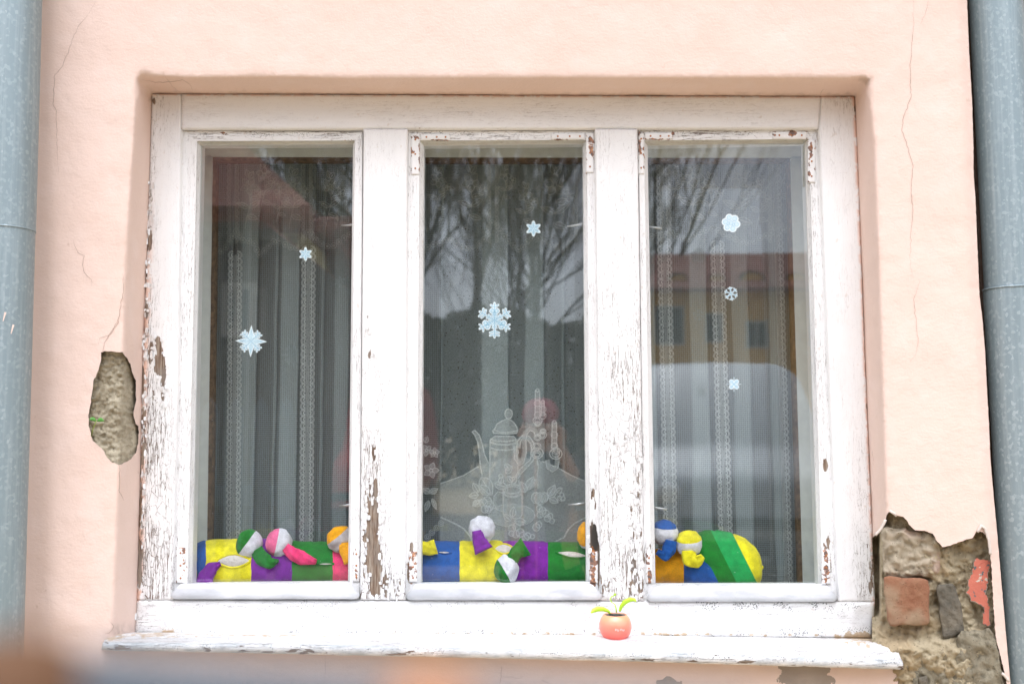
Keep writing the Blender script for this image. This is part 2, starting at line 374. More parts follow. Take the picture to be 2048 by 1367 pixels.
# ------------------------------------------------------------ the wall
EL = [(100, 278), (152, 275), (260, 269), (407, 259), (570, 250), (700, 247), (1000, 236), (1150, 229), (1262, 226), (2600, 200)]
FL = [(100, 306), (187, 304), (297, 301), (460, 296), (700, 286), (1000, 279), (1200, 274), (1265, 271)]
ER = [(100, 1735), (157, 1736), (292, 1749), (540, 1758), (700, 1763), (1010, 1773), (1262, 1780)]
FR = [(100, 1706), (190, 1709), (390, 1718), (600, 1727), (800, 1734), (1000, 1743), (1265, 1751)]
ET = [(200, 151), (275, 151), (380, 157), (560, 155), (700, 158), (1000, 157), (1300, 157), (1600, 157), (1737, 157), (1800, 158)]
FT = [(200, 187), (305, 187), (700, 188), (1000, 190), (1400, 191), (1709, 193), (1800, 193)]
REDGE = [(-1600, 1858), (0, 1934), (100, 1938), (200, 1944), (300, 1947), (345, 1947), (400, 1951), (500, 1955), (590, 1959), (640, 1965), (700, 1970), (780, 1974), (850, 1978), (920, 1981), (1000, 1988), (1050, 1993), (1120, 1999), (1200, 2006), (1280, 2013), (1367, 2021), (2700, 2120)]
TD = 0.099
def dep(px, py):
    t = min((px-pl(EL, py))/(pl(FL, py)-pl(EL, py)), (py-pl(ET, px))/(pl(FT, px)-pl(ET, px)), (pl(ER, py)-px)/(pl(ER, py)-pl(FR, py)))
    t = min(t, (1288+(px-228)*.012-py)/22)
    e = .05; y = TD*(t+math.sqrt(t*t+4*e*e))/2 if t > -1.5 else 0
    if t > .9: y = TD*t
    y += .0022*nz(px, py, .012, 1)+.0009*nz(px, py, .05, 2)+.0005*nz(px, py, .15, 4)
    dx = 2000-px                                  # rolled edge beside the pipe
    if px > 1880: y += .012*sm(20, 0, pl(REDGE, py)-px)
    y += .012*sm(110, 60, px)*sm(-200, 0, px)*sm(2200, 1700, py)
    return y
def jag(pts, amp=2.0, step=4, seed=0, closed=True):
    out = []; n = len(pts)
    for k in range(n if closed else n-1):
        a = pts[k]; c = pts[(k+1) % n]; l = math.hypot(c[0]-a[0], c[1]-a[1]); q = max(1, int(l/step))
        for i in range(q):
            u = i/q; x = a[0]+(c[0]-a[0])*u; y = a[1]+(c[1]-a[1])*u
            out.append((x+amp*fr(x, y, .12, seed+1), y+amp*fr(x, y, .12, seed+5)))
    if not closed: out.append(pts[-1])
    return out
HOLE1 = jag([(202, 704), (214, 702), (245, 704), (258, 722), (264, 742), (272, 762), (272, 800), (267, 826), (271, 846), (278, 853), (277, 880), (272, 905), (262, 918), (240, 929), (225, 925), (215, 915), (205, 898), (185, 880), (178, 852), (177, 830), (184, 785), (187, 762), (197, 740), (202, 718)], 1.6, 3, 2)
BROKE = [(1741, 1078), (1762, 1056), (1770, 1040), (1778, 1022), (1790, 1028), (1808, 1034), (1818, 1048), (1830, 1060), (1848, 1060), (1866, 1066), (1872, 1078), (1885, 1093), (1900, 1090), (1920, 1082), (1945, 1075), (1953, 1063), (1966, 1063), (1975, 1075), (1981, 1105), (1984, 1150), (1987, 1215), (1991, 1268), (1999, 1303), (2006, 1330), (2014, 1367), (1990, 1470), (1880, 1520), (1800, 1450), (1786, 1385), (1796, 1362), (1802, 1342), (1770, 1300), (1746, 1290)]
BROKE = jag(BROKE, 1.8, 4, 9)
def inpoly(x, y, poly):
    c = False; n = len(poly); j = n-1
    for i in range(n):
        xi, yi = poly[i]; xj, yj = poly[j]
        if (yi > y) != (yj > y) and x < (xj-xi)*(y-yi)/(yj-yi)+xi: c = not c
        j = i
    return c
def build_wall():
    pts = []; edges = []
    def loop(lst, closed=True):
        b0 = len(pts); pts.extend(Vector(p) for p in lst); n = len(lst)
        for k in range(n if closed else n-1): edges.append((b0+k, b0+(k+1) % n))
        return list(range(b0, b0+n))
    # window opening along the frame line (inner limit of the reveal)
    wl = []
    for py in range(190, 1261, 5): wl.append((pl(FL, py)+1, py))
    wl.append((271, 1265))
    wl += [(x, 1265+ (x-271)*.007) for x in range(290, 1740, 12)]
    for py in range(1260, 1069, -5): wl.append((pl(FR, py)-1, py))
    for py in range(1065, 190, -5): wl.append((pl(FR, py)-1, py))
    for px in range(1704, 308, -5): wl.append((px, pl(FT, px)+1))
    WIN = wl
    loop(WIN); h1 = loop(HOLE1); h2 = loop(BROKE)
    OUT = [(-2600, -1600), (-2600, 2600)]+[(x, 2600) for x in (-1200, 0, 1000, 2110)]
    re = [(pl(REDGE, py)+.8*nz(py, 0, .1), py) for py in list(range(2590, 1400, -60))+list(range(1400, -20, -8))+list(range(-100, -1590, -150))]
    OUT += re; OUT.append((1858, -1600)); OUT.append((0, -1600))
    loop(OUT)
    for k in (0.0, .12, -.1):
        l = [(pl(EL, py)+k*(pl(FL, py)-pl(EL, py)), py) for py in range(200, 1262, 6)]
        l2 = [(pl(ER, py)-k*(pl(ER, py)-pl(FR, py)), py) for py in range(200, 1060, 6)]
        l3 = [(px, pl(ET, px)+k*(pl(FT, px)-pl(ET, px))) for px in range(310, 1704, 6)]
        for l_ in (l, l2, l3):
            for p in l_:
                pts.append(Vector(p))
    for py in list(range(-60, 1420, 9)):
        for px in range(-60, 2030, 9):
            x = px+rnd.uniform(-2.5, 2.5); y = py+rnd.uniform(-2.5, 2.5)
            if 310 < x < 1700 and 195 < y < 1262: continue
            if x > pl(REDGE, y)-3: continue
            pts.append(Vector((x, y)))
    for py in range(-1560, 2600, 110):
        for px in range(-2560, 2050, 110):
            if -80 < px < 2050 and -80 < py < 1430: continue
            if px < pl(REDGE, py)-20: pts.append(Vector((px, py)))
    vs, es, fs, ov, oe, of = delaunay_2d_cdt(pts, edges, [], 1, 1e-4)
    b = MB(); idm = {}
    bx = lambda q: (min(p[0] for p in q), max(p[0] for p in q), min(p[1] for p in q), max(p[1] for p in q))
    polys = [(WIN, bx(WIN)), (HOLE1, bx(HOLE1)), (BROKE, bx(BROKE))]; ob = bx(OUT)
    for f in fs:
        cx = sum(vs[i].x for i in f)/len(f); cy = sum(vs[i].y for i in f)/len(f)
        if 330 < cx < 1680 and 210 < cy < 1255: continue
        bad = False
        for q, (x0, x1, y0, y1) in polys:
            if x0 <= cx <= x1 and y0 <= cy <= y1 and inpoly(cx, cy, q): bad = True; break
        if bad or cx > pl(REDGE, cy)+1.5: continue
        ii = []
        for i in f:
            if i not in idm:
                x, y = vs[i]; idm[i] = b.pv(x, y, dep(x, y))
            ii.append(idm[i])
        b.F(*ii[::-1])
    # broken rims: plaster thickness
    for H, th in ((HOLE1, .020), (BROKE, .024)):
        cx = sum(p[0] for p in H)/len(H); cy = sum(p[1] for p in H)/len(H); n = len(H); A = []; B = []; C = []
        for k, (x, y) in enumerate(H):
            j = 1+.25*fr(x, y, .2, 3)
            A.append(b.pv(x, y, dep(x, y))); B.append(b.pv(x+.5*nz(x, y, .3, 7), y+.8*nz(x, y, .3, 8), dep(x, y)+th*.35*j)); C.append(b.pv(x+(x-cx)*.012, y+(y-cy)*.012, dep(x, y)+th*j*1.6))
        for k in range(n):
            b.F(A[k], A[(k+1) % n], B[(k+1) % n], B[k], mi=1); b.F(B[k], B[(k+1) % n], C[(k+1) % n], C[k], mi=1)
    # return of the wall into the pipe chase
    pr = None
    for py in list(range(-1590, -20, 150))+list(range(-20, 1420, 20))+[1500, 1800, 2600]:
        x = pl(REDGE, py); a = b.pv(x, py, dep(x, py)); v = b.v[a]; c = b.V((v.x+.004, .125, v.z), (x, py))
        if pr: b.F(pr[0], a, c, pr[1], mi=1)
        pr = (a, c)
    # cracks as thin dark gaps
    def crack(p, w, seed):
        q = jag(p, 2.2, 5, seed, False); n = len(q)
        for pass_ in range(1):
            ws = [max(.2, .62*w*(1-abs(2*i/(n-1)-1)**3)*(.6+.8*abs(nz(q[i][0], q[i][1], .09, seed)))) for i in range(n)]
            b.ribbon(q, ws, lambda x, y: dep(x, y)-.0009, mi=2)
    for p, w in CRACKS: crack(p, w, rnd.random()*50)
    def peel(px, py):
        if py < 1290: return 0
        v = .62*math.exp(-((px-1560)/210)**2)*sm(1300, 1320, py)+.45*math.exp(-((px-1330)/60)**2-((py-1362)/22)**2)
        v += .25*math.exp(-((px-1180)/200)**2-((py-1367)/10)**2)
        return min(v, .85)
    def dirt(px, py):  # darker line along the frame head and two dark corner spots
        d = .5*sm(pl(FT, px)-5, pl(FT, px)+1, py)*(1 if 300 < px < 1712 and py < 200 else 0)
        d += .8*math.exp(-((px-1728)/10)**2-((py-160)/5)**2)
        d += .7*math.exp(-((px-240)/25)**2-((py-1262)/12)**2)*(1 if px > 205 else 0)
        return d
    return b, {'peel': peel, 'dirt': dirt}
CRACKS = [([(190, 5), (172, 35), (158, 50), (147, 75), (136, 105), (124, 134), (110, 150), (107, 185), (106, 208), (112, 222), (114, 260), (114, 300), (117, 345)], 1.3),
 ([(245, 545), (247, 580), (240, 620), (237, 645), (215, 672), (200, 675), (196, 690)], 1.8), ([(236, 640), (222, 665), (208, 685), (206, 706)], 1.8),
 ([(146, 480), (155, 505), (168, 512), (165, 530), (168, 545), (183, 560), (182, 572)], 1.4), ([(240, 930), (239, 960), (240, 985), (248, 1000)], 2.0),
 ([(1828, -5), (1826, 60), (1820, 130), (1822, 190), (1808, 230), (1804, 262), (1818, 300), (1826, 335), (1822, 380), (1826, 420), (1822, 470), (1820, 520), (1824, 550)], 1.4),
 ([(1840, 560), (1828, 600), (1832, 640), (1836, 680), (1833, 705), (1820, 722)], 1.0), ([(1858, 0), (1850, 30), (1840, 50)], .8),
 ([(284, 160), (310, 165), (345, 164), (365, 160), (378, 168), (385, 180)], 1.3), ([(330, 152), (338, 165), (345, 172), (360, 184)], .8), ([(1648, 178), (1640, 190)], 1.2),
 ([(650, 1310), (651, 1335), (647, 1367)], .9), ([(758, 1342), (760, 1356)], 1), ([(1003, 1330), (1002, 1350), (998, 1372)], 1.2), ([(1003, 1352), (1020, 1352), (1040, 1356), (1048, 1348)], 1.2), ([(1080, 1358), (1100, 1366)], 1.5),
 ([(1250, 900), (1246, 925)], .01), ([(218, 1240), (228, 1252), (222, 1262), (208, 1268)], 2), ([(1745, 900), (1747, 930)], .8), ([(560, 1385), (575, 1400)], 1)]
wb, wattr = build_wall()
house = empty('plastered_house', (0, 0, 0), 'pale pink plastered house wall around the old white window, patches of render fallen off', 'house')
wall = wb.build('wall', [M['plaster'], M['edge'], M['crack']], house, attrs=wattr)
# masonry behind the fallen plaster
def hfield(name, box, step, yf, mat, parent, clip=False):
    b = MB(); x0, x1, y0, y1 = box; nx = int((x1-x0)/step); ny = int((y1-y0)/step); ids = {}
    for j in range(ny+1):
        for i in range(nx+1):
            px = x0+i*step; py = y0+j*step; ids[i, j] = b.pv(px, py, yf(px, py))
    for j in range(ny):
        for i in range(nx):
            if clip and x0+i*step > pl(REDGE, y0+j*step)-6: continue
            b.F(ids[i, j], ids[i, j+1], ids[i+1, j+1], ids[i+1, j])
    return b.build(name, mat, parent)
hfield('exposed_clay', (160, 300, 685, 950), 2.5, lambda x, y: dep(x, y)+.016+.007*fr(x, y, .035, 1, 6)+.004*fr(x, y, .12, 3, 4)+.006*abs(fr(x, y*1.4, .06, 33, 6))+.007*max(0, fr(x, y*1.5, .17, 12, 3)-.2) -.010*sm(870, 925, y)+.006*sm(240, 275, x)*sm(880, 800, y), M['clay'], house)
def mas(x, y):
    v = .024+.016*fr(x, y, .018, 4, 6)+.006*fr(x, y, .08, 8, 5)+.007*abs(fr(x, y, .05, 31, 6))+.006*max(0, fr(x, y, .16, 12, 3)-.25)
    v -= .030*sm(1262, 1300, y)*sm(1745, 1800, x)*sm(2010, 1930, x)      # lower rubble stands proud under the sand slope
    v += .030*sm(1790, 1762, x)*sm(1270, 1240, y)
    v += .02*math.exp(-((y-1158-(x-1830)*.02)/5)**2)*sm(1765, 1780, x)*sm(1870, 1850, x)
    v += .014*math.exp(-((x-1945+(y-1200)*-.35)/6)**2)*sm(1180, 1200, y)*sm(1260, 1240, y)
    v += .085*sm(1763, 1755, x)*sm(1250, 1215, y)
    return v
hfield('exposed_mortar', (1744, 2030, 1010, 1400), 2.5, mas, M['mortar'], house, True)
def block(name, q, yf, yb, mat, parent, rr=.35, amp=.002, n=14, fs=.1, seed=0, tw=0):
    b = MB(); TL, TR, BR, BL = q; key = {}
    def vert(c):
        k = tuple(round(t, 4) for t in c)
        if k in key: return key[k]
        core = Vector([max(-1+rr, min(1-rr, t)) for t in c]); d = Vector(c)-core
        p = core+(d.normalized()*rr if d.length > 0 else d)
        # keep face positions
        u = (p.x+1)/2; v = (1-p.z)/2
        px = (TL[0]*(1-u)+TR[0]*u)*(1-v)+(BL[0]*(1-u)+BR[0]*u)*v; py = (TL[1]*(1-u)+TR[1]*u)*(1-v)+(BL[1]*(1-u)+BR[1]*u)*v
        ja = 3.2+400*amp; px += ja*fr(px, py, .035, seed, 6); py += ja*fr(px, py, .035, seed+9, 6)
        yy = yf+(yb-yf)*(p.y+1)/2+amp*2*fr(px, py, fs, seed+4, 5)+amp*1.2*abs(fr(px, py, .09, seed+14, 5))+amp*1.5*max(0, fr(px, py, .2, seed+3, 3)-.25)+tw*(u-.5)
        key[k] = b.pv(px, py, yy); return key[k]
    for ax in range(3):
        for sg in (-1, 1):
            for i in range(n):
                for j in range(n):
                    cs = []
                    for a, c in ((i, j), (i+1, j), (i+1, j+1), (i, j+1)):
                        s_ = -1+2*a/n; t_ = -1+2*c/n; v = [0, 0, 0]; v[ax] = sg; v[(ax+1) % 3] = s_; v[(ax+2) % 3] = t_; cs.append(vert(tuple(v)))
                    b.F(*(cs if sg > 0 else cs[::-1]))
    return b.build(name, mat, parent)
tag(block('brick', [(1765, 1150), (1858, 1157), (1859, 1250), (1776, 1250)], -.004, .05, M['brick'], house, .22, .0012, 16), 'rounded orange-red brick bare in the gap')
block('brick', [(1762, 1050), (1880, 1068), (1880, 1152), (1768, 1155)], .010, .06, M['palebrick'], house, .35, .005, 26, .06, 3)
tag(block('stone', [(1872, 1168), (1912, 1168), (1934, 1262), (1886, 1280)], .010, .05, M['darkstone'], house, .3, .002, 14, .08, 5, .01), 'dark slate stone wedged upright')
block('stone', [(1915, 1262), (1985, 1255), (2012, 1380), (1905, 1385)], -.006, .05, M['greystone'], house, .35, .005, 20, .04, 7)
block('stone', [(1806, 1305), (1895, 1290), (1900, 1395), (1830, 1390)], -.004, .05, M['greystone'], house, .4, .006, 20, .05, 11)
block('stone', [(1835, 1352), (1856, 1350), (1858, 1372), (1836, 1374)], -.014, .02, M['darkstone'], house, .5, .001, 8, .05, 13)
b = MB()
RP = jag([(1950, 1117), (1966, 1118), (1978, 1122), (1975, 1150), (1972, 1190), (1980, 1215), (1978, 1252), (1966, 1245), (1968, 1212), (1955, 1206), (1942, 1200), (1936, 1180), (1938, 1160), (1946, 1140)], 5, 3, 4)
ids = [b.pv(x, y, .012+.0015*nz(x, y, .05, 2)) for x, y in RP]; b.F(*ids)
i2 = [b.pv(x+2.4*((x > 1958)-.5), y+1.5, .014) for x, y in RP]
for k in range(len(RP)): b.F(ids[k], ids[(k+1) % len(RP)], i2[(k+1) % len(RP)], i2[k], mi=1)
b.build('painted_plaster_scrap', [M['redpaint'], M['edge']], house, smooth=False)
LP_ = mat_simple('pale_lime_plaster', (.62, .55, .49), .9)   # curled pale plaster lips of the fallen patch
for pts_, w_ in (([(1955, 1064), (1962, 1050), (1970, 1056), (1978, 1080), (1981, 1108)], [3, 7, 8, 5, 3]), ([(1751, 1070), (1763, 1055), (1771, 1038)], [3, 4, 3]), ([(1780, 1021), (1788, 1026), (1793, 1031)], [3, 7, 3]), ([(2004, 1345), (2012, 1352), (2018, 1362)], [8, 12, 12])):
    b = MB(); b.ribbon(jag(pts_, 1, 4, 3, False), 5, lambda x, y: -.004); b.build('lifted_plaster', LP_, house, solid=.003)
# rear of the pipe chase and the neighbouring wall
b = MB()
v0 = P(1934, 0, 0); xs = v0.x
b.box((xs-.05, .10, 0), (xs+.35, .16, 3.4)); b.build('chase_wall', mat_mortar('shade_brown_render', (.20, .135, .10), (.27, .19, .145), dist=.003, sc=2), house)  # brown colour stands in for the shade behind the pipe
nb = empty('neighbour_house', (1.3, 0, 0), 'strip of neighbouring pink wall beyond the right-hand downpipe', 'house')
b = MB(); x0 = P(2040, 0, .0).x
b.grid([(2036, -1500), (4400, -1500), (4400, 2600), (2170, 2600)], lambda u, v: 0.004, 60, amp=.001, back=.16); b.build('wall', M['plaster'], nb)
# top roof edge above, so that a raised camera still sees a building
b = MB(); b.box((-4.2, -.35, 3.35), (4.2, .2, 3.43)); b.build('eave_board', mat_simple('eave_paint', (.5, .47, .42), .7), house)
# ------------------------------------------------------------ down pipes
def pipe(name, segs, y, label):
    a0 = P(segs[0][0], segs[0][1], y)
    root = empty(name, (a0.x, y, 0), label, 'downpipe', 'galvanised downpipes beside the window')
    for k, (x0, py0, x1, py1, r) in enumerate(segs):
        A = P(x0, py0, y); B = P(x1, py1, y); n = 24; m_ = MB()
        m_.tube([A.lerp(B, i/n) for i in range(n+1)], r, 48, cap=False); m_.build('pipe_section', M['pipe'], root)
        if k:
            c = MB(); c.tube([A+Vector((0, 0, .0035)), A+Vector((0, 0, .0030)), A, A-Vector((0, 0, .0003))], [r-.003, r+.0012, r+.0012, r-.003], 48, cap=False); c.build('collar', M['pipe'], root)
    return root
rl = lambda py: 27-.030*py
pp = pipe('downpipe', [(rl(-1500), -1500, rl(462), 462, .050), (rl(462)-.5, 462, rl(2500)-2, 2500, .0496)], -.075, 'galvanised steel downpipe left of the window, cut off by the photo edge')
pp2 = pipe('downpipe', [(1991-1500*.056, -1500, 1991+580*.057, 580, .0495), (1991+580*.057, 580, 1991+2500*.061, 2500, .052)], .035, 'galvanised steel downpipe right of the window in a shadow-brown wall recess')
m_ = MB()
for px, py in ((8, 632), (24, 657)): m_.ribbon([(px-2, py+10), (px+3, py-8)], [1.5, 4], lambda x, y: -.1258)
m_.build('paint_spatter', M['plaster'], pp)
# ------------------------------------------------------------ window
win = empty('casement_window', (0, .1, 1.3), 'old three-light wooden window with peeling white paint', 'window')
def spots(lst):
    def f(px, py):
        v = 0
        for cx, cy, rx, ry, s in lst:
            d = ((px-cx)/rx)**2+((py-cy)/ry)**2
            if d < 6: v = max(v, s*math.exp(-d*d*.5 if d < 1 else -d*.75))
        return v
    return f
D_ = [(318, 722, 11, 34, 1.0), (326, 760, 7, 40, .8), (306, 700, 14, 30, .55), (314, 690, 9, 20, .8), (291, 560, 6, 160, .50), (286, 840, 7, 160, .55), (280, 1060, 6, 130, .68), (300, 420, 5, 120, .42), (279, 1130, 6, 60, .8),
 (748, 905, 4, 20, 1.0), (752, 975, 6, 22, .95), (746, 1050, 12, 60, 1.1), (749, 1130, 13, 65, 1.15), (736, 1000, 8, 60, .6), (770, 1165, 8, 35, .75), (795, 1170, 12, 45, .5), (728, 1080, 6, 90, .5), (740, 710, 6, 8, .5), (733, 640, 4, 25, .5),
 (1281, 1175, 9, 30, .7), (1268, 1160, 8, 50, .55), (1262, 1060, 6, 120, .34), (1276, 1000, 5, 160, .38), (1215, 1180, 14, 25, .42), (1250, 880, 10, 90, .24), (1284, 1120, 5, 50, .5),
 (1185, 985, 5, 16, .85), (1190, 1010, 4, 12, .7), (1188, 1080, 7, 34, 1.3), (1196, 1130, 4, 50, 1.0), (1184, 1040, 3, 20, .6),
 (1650, 930, 6, 12, .8), (1655, 1090, 5, 14, .8), (1660, 1130, 5, 35, .5), (822, 1100, 5, 18, .9), (819, 1140, 4, 30, .8), (1300, 1092, 5, 6, .8), (1738, 1130, 5, 60, .32), (1744, 1150, 5, 100, .5), (1736, 900, 4, 120, .36), (1713, 215, 5, 12, .6), (308, 200, 5, 10, .6), (356, 900, 3, 140, .35)]
sD = spots(D_)
def dmg(px, py):
    v = sD(px, py)
    if py > 1195: v = max(v*.4, .5*math.exp(-((px-335)/14)**2-((py-1240)/8)**2)+.22*sm(30, 5, px-270)+.30*sm(1725, 1748, px))
    return v
def crk(px, py):
    v = .06
    if px < 366: v = .06+.75*sm(600, 900, py)*sm(360, 300, px)+.30*sm(1000, 1150, py)+.3*sm(325, 300, px)
    elif 716 < px < 822: v = .05+.5*sm(640, 1000, py)*sm(800, 740, px)+.75*sm(1090, 1170, py)
    elif 1188 < px < 1296: v = .10+.55*sm(500, 900, py)*(.5+.5*sm(1215, 1250, px))+.35*sm(1060, 1180, py)
    elif px > 1636: v = .05+.3*sm(1700, 1735, px)*sm(800, 1100, py)
    if py > 1198: v = .10+.4*sm(50, 0, px-272)
    if py < 262: v = .07+.25*sm(40, 0, px-300)+.3*sm(50, 0, abs(px-1690))*sm(230, 190, py)
    return v
def spk(px, py):
    if py > 1199: return .68*sm(1236, 1206, py)*(.5+.5*sm(1300, 1380, px))+.5*sm(1245, 1262, py)+.38
    if py < 262: return .12+.25*sm(205, 190, py)
    return .16
RST = [(367, 1130, 4, 45, .5), (713, 1130, 3, 40, .4), (826, 1125, 7, 35, .62), (1186, 1130, 7, 40, .85), (1186, 1165, 5, 6, .9), (1299, 1118, 6, 14, .6), (1299, 1150, 4, 14, .85), (1651, 1130, 6, 35, .85), (1655, 1150, 5, 20, .8), (831, 275, 6, 5, .7), (827, 305, 3, 4, .5), (884, 280, 16, 1.6, .8), (826, 347, 9, 1.5, .8), (839, 310, 1.5, 35, .7), (1180, 285, 6, 14, .9), (1184, 300, 4, 14, .95), (1174, 335, 2, 14, .8), (1115, 279, 24, 1.6, .6), (1280, 290, 3, 22, .85), (1346, 268, 4, 4, .95), (1548, 270, 5, 3, .95), (1585, 267, 9, 5, 1.0), (1622, 300, 4, 14, .95), (1619, 330, 3, 22, .7), (1620, 350, 3, 8, .7), (1310, 279, 22, 1.5, .7), (450, 268, 6, 5, .5), (700, 282, 8, 3, .4), (1288, 320, 1.5, 30, .5)]
sR = spots(RST)
def snd(x, y):
    a = math.exp(-max(0, (1745-x)/75)**2)*math.exp(-((y-1274)/13)**2)*1.0
    c = .8*math.exp(-((x-300)/55)**2-((y-1268+(x-300)*.10)/6)**2)+.9*math.exp(-((x-218)/14)**2-((y-1276)/5)**2)
    return max(a, c, .5*math.exp(-((y-1268)/3)**2) if y > 1255 else 0)
A_ = {'snd': snd, 'dmg': dmg, 'crk': crk, 'spk': spk, 'rst': sR, 'brn': spots([(1190, 1075, 8, 36, 1.2)]),
      'pnk': lambda x, y: .9*sm(16, 4, x-pl(FL, y))*sm(300, 700, y)*(y < 1200)+.8*sm(8, 1, pl(FR, y)-x)+.8*sm(6, 0, y-pl(FT, x))*(y < 210)}
def flakes(b, region, n, mi=0, yb=.095):
    x0, x1, y0, y1 = region; k = 0; tries = 0
    while k < n and tries < n*60:
        tries += 1; px = rnd.uniform(x0, x1); py = rnd.uniform(y0, y1); d = dmg(px, py)
        if not (.22 < d < .75): continue
        w = rnd.uniform(2.5, 6.5); h = rnd.uniform(4, 14); lift = rnd.uniform(.0015, .005); tl = rnd.uniform(-.5, .5)
        sg = rnd.choice((-1, 1)); c = []
        for (u, v) in ((0, 0), (.5, -.1+rnd.uniform(-.2, .2)), (1, .1), (1, .8), (.6, 1+rnd.uniform(-.2, .2)), (0, .9)):
            c.append(b.V(P(px+sg*(u*w)+tl*v*3, py+v*h, yb-.0006-lift*u*u), None))
        b.F(*(c if sg < 0 else c[::-1]), mi=mi); k += 1
YF = .095
EFL = lambda y: pl(FL, y)
b = MB()                                            # left post, right post
for k in range(4):
    pass
b.grid([(304, 188), (362, 188), (345, 1199), (274, 1199)], YF, 3.5, back=.16, side=([(188, 304), (258, 302), (460, 296), (700, 286), (1000, 279), (1199, 274)], [(188, 362), (258, 362), (720, 357), (1199, 345)]))
flakes(b, (284, 345, 350, 1195), 90)
b.build('frame_post', M['pv'], win, attrs=A_)
b = MB()
b.grid([(1643, 193), (1709, 193), (1750, 1202), (1677, 1202)], YF, 3.5, back=.16, side=([(193, 1643), (258, 1638), (700, 1656), (1202, 1677)], [(193, 1709), (258, 1713), (700, 1729), (1202, 1750)]))
b.build('frame_post', M['pv'], win, attrs=A_)
b = MB(); b.grid([(363, 188.5), (1642, 193.5), (1637, 257), (363, 258)], YF, 5, back=.16); b.build('head_rail', M['ph'], win, attrs=A_)
b = MB(); b.grid([(274, 1200), (1750, 1203), (1744, 1275), (270, 1266)], YF-.001, 5, back=.19, bev=.003, amp=.0008); flakes(b, (272, 350, 1203, 1260), 10); b.build('bottom_rail', M['ph'], win, attrs=A_)
for q, fx in (([(727, 258.5), (815, 258.5), (811, 1199), (720, 1199)], (722, 808)), ([(1190, 258.5), (1275, 258.5), (1289, 1200), (1201, 1200)], (1205, 1285))):
    b = MB(); b.grid(q, YF-.002, 3.5, back=.16, bev=.002); flakes(b, (fx[0], fx[1], 640, 1192), 110, yb=.093); b.build('mullion', M['pv'], win, attrs=A_)
# sashes
YS = .107
SASH = [dict(o=[(364, 262), (725, 264), (719, 1198), (346, 1198)], m=[(394, 282), (710, 281), (700, 1163), (375, 1166)], i=[(402, 290), (706, 288), (696, 1164), (384, 1167)], bar=(341, 719, 1166, 1197)),
        dict(o=[(817, 262), (1189, 262), (1201, 1198), (811, 1198)], m=[(839, 281), (1174, 280), (1181, 1163), (833, 1166)], i=[(848, 291), (1166, 287), (1173, 1165), (842, 1167)], bar=(812, 1204, 1166, 1199)),
        dict(o=[(1277, 261), (1638, 260), (1677, 1200), (1289, 1200)], m=[(1288, 281), (1618, 278), (1645, 1166), (1302, 1168)], i=[(1295, 291), (1609, 285), (1637, 1168), (1311, 1169)], bar=(1294, 1675, 1170, 1202))]
PLATES = [[((352, 1094), (370, 1166)), ((706, 1097), (719, 1163))],
          [((822, 267), (839, 349)), ((1172, 266), (1188, 345)), ((818, 1102), (834, 1164)), ((1180, 1102), (1196, 1166)), ((841, 268), (900, 280)), ((1102, 266), (1170, 279))],
          [((1277, 265), (1288, 348)), ((1616, 280), (1631, 365)), ((1292, 1106), (1304, 1166)), ((1644, 1100), (1661, 1168)), ((1290, 265), (1346, 279)), ((1545, 263), (1614, 278))]]
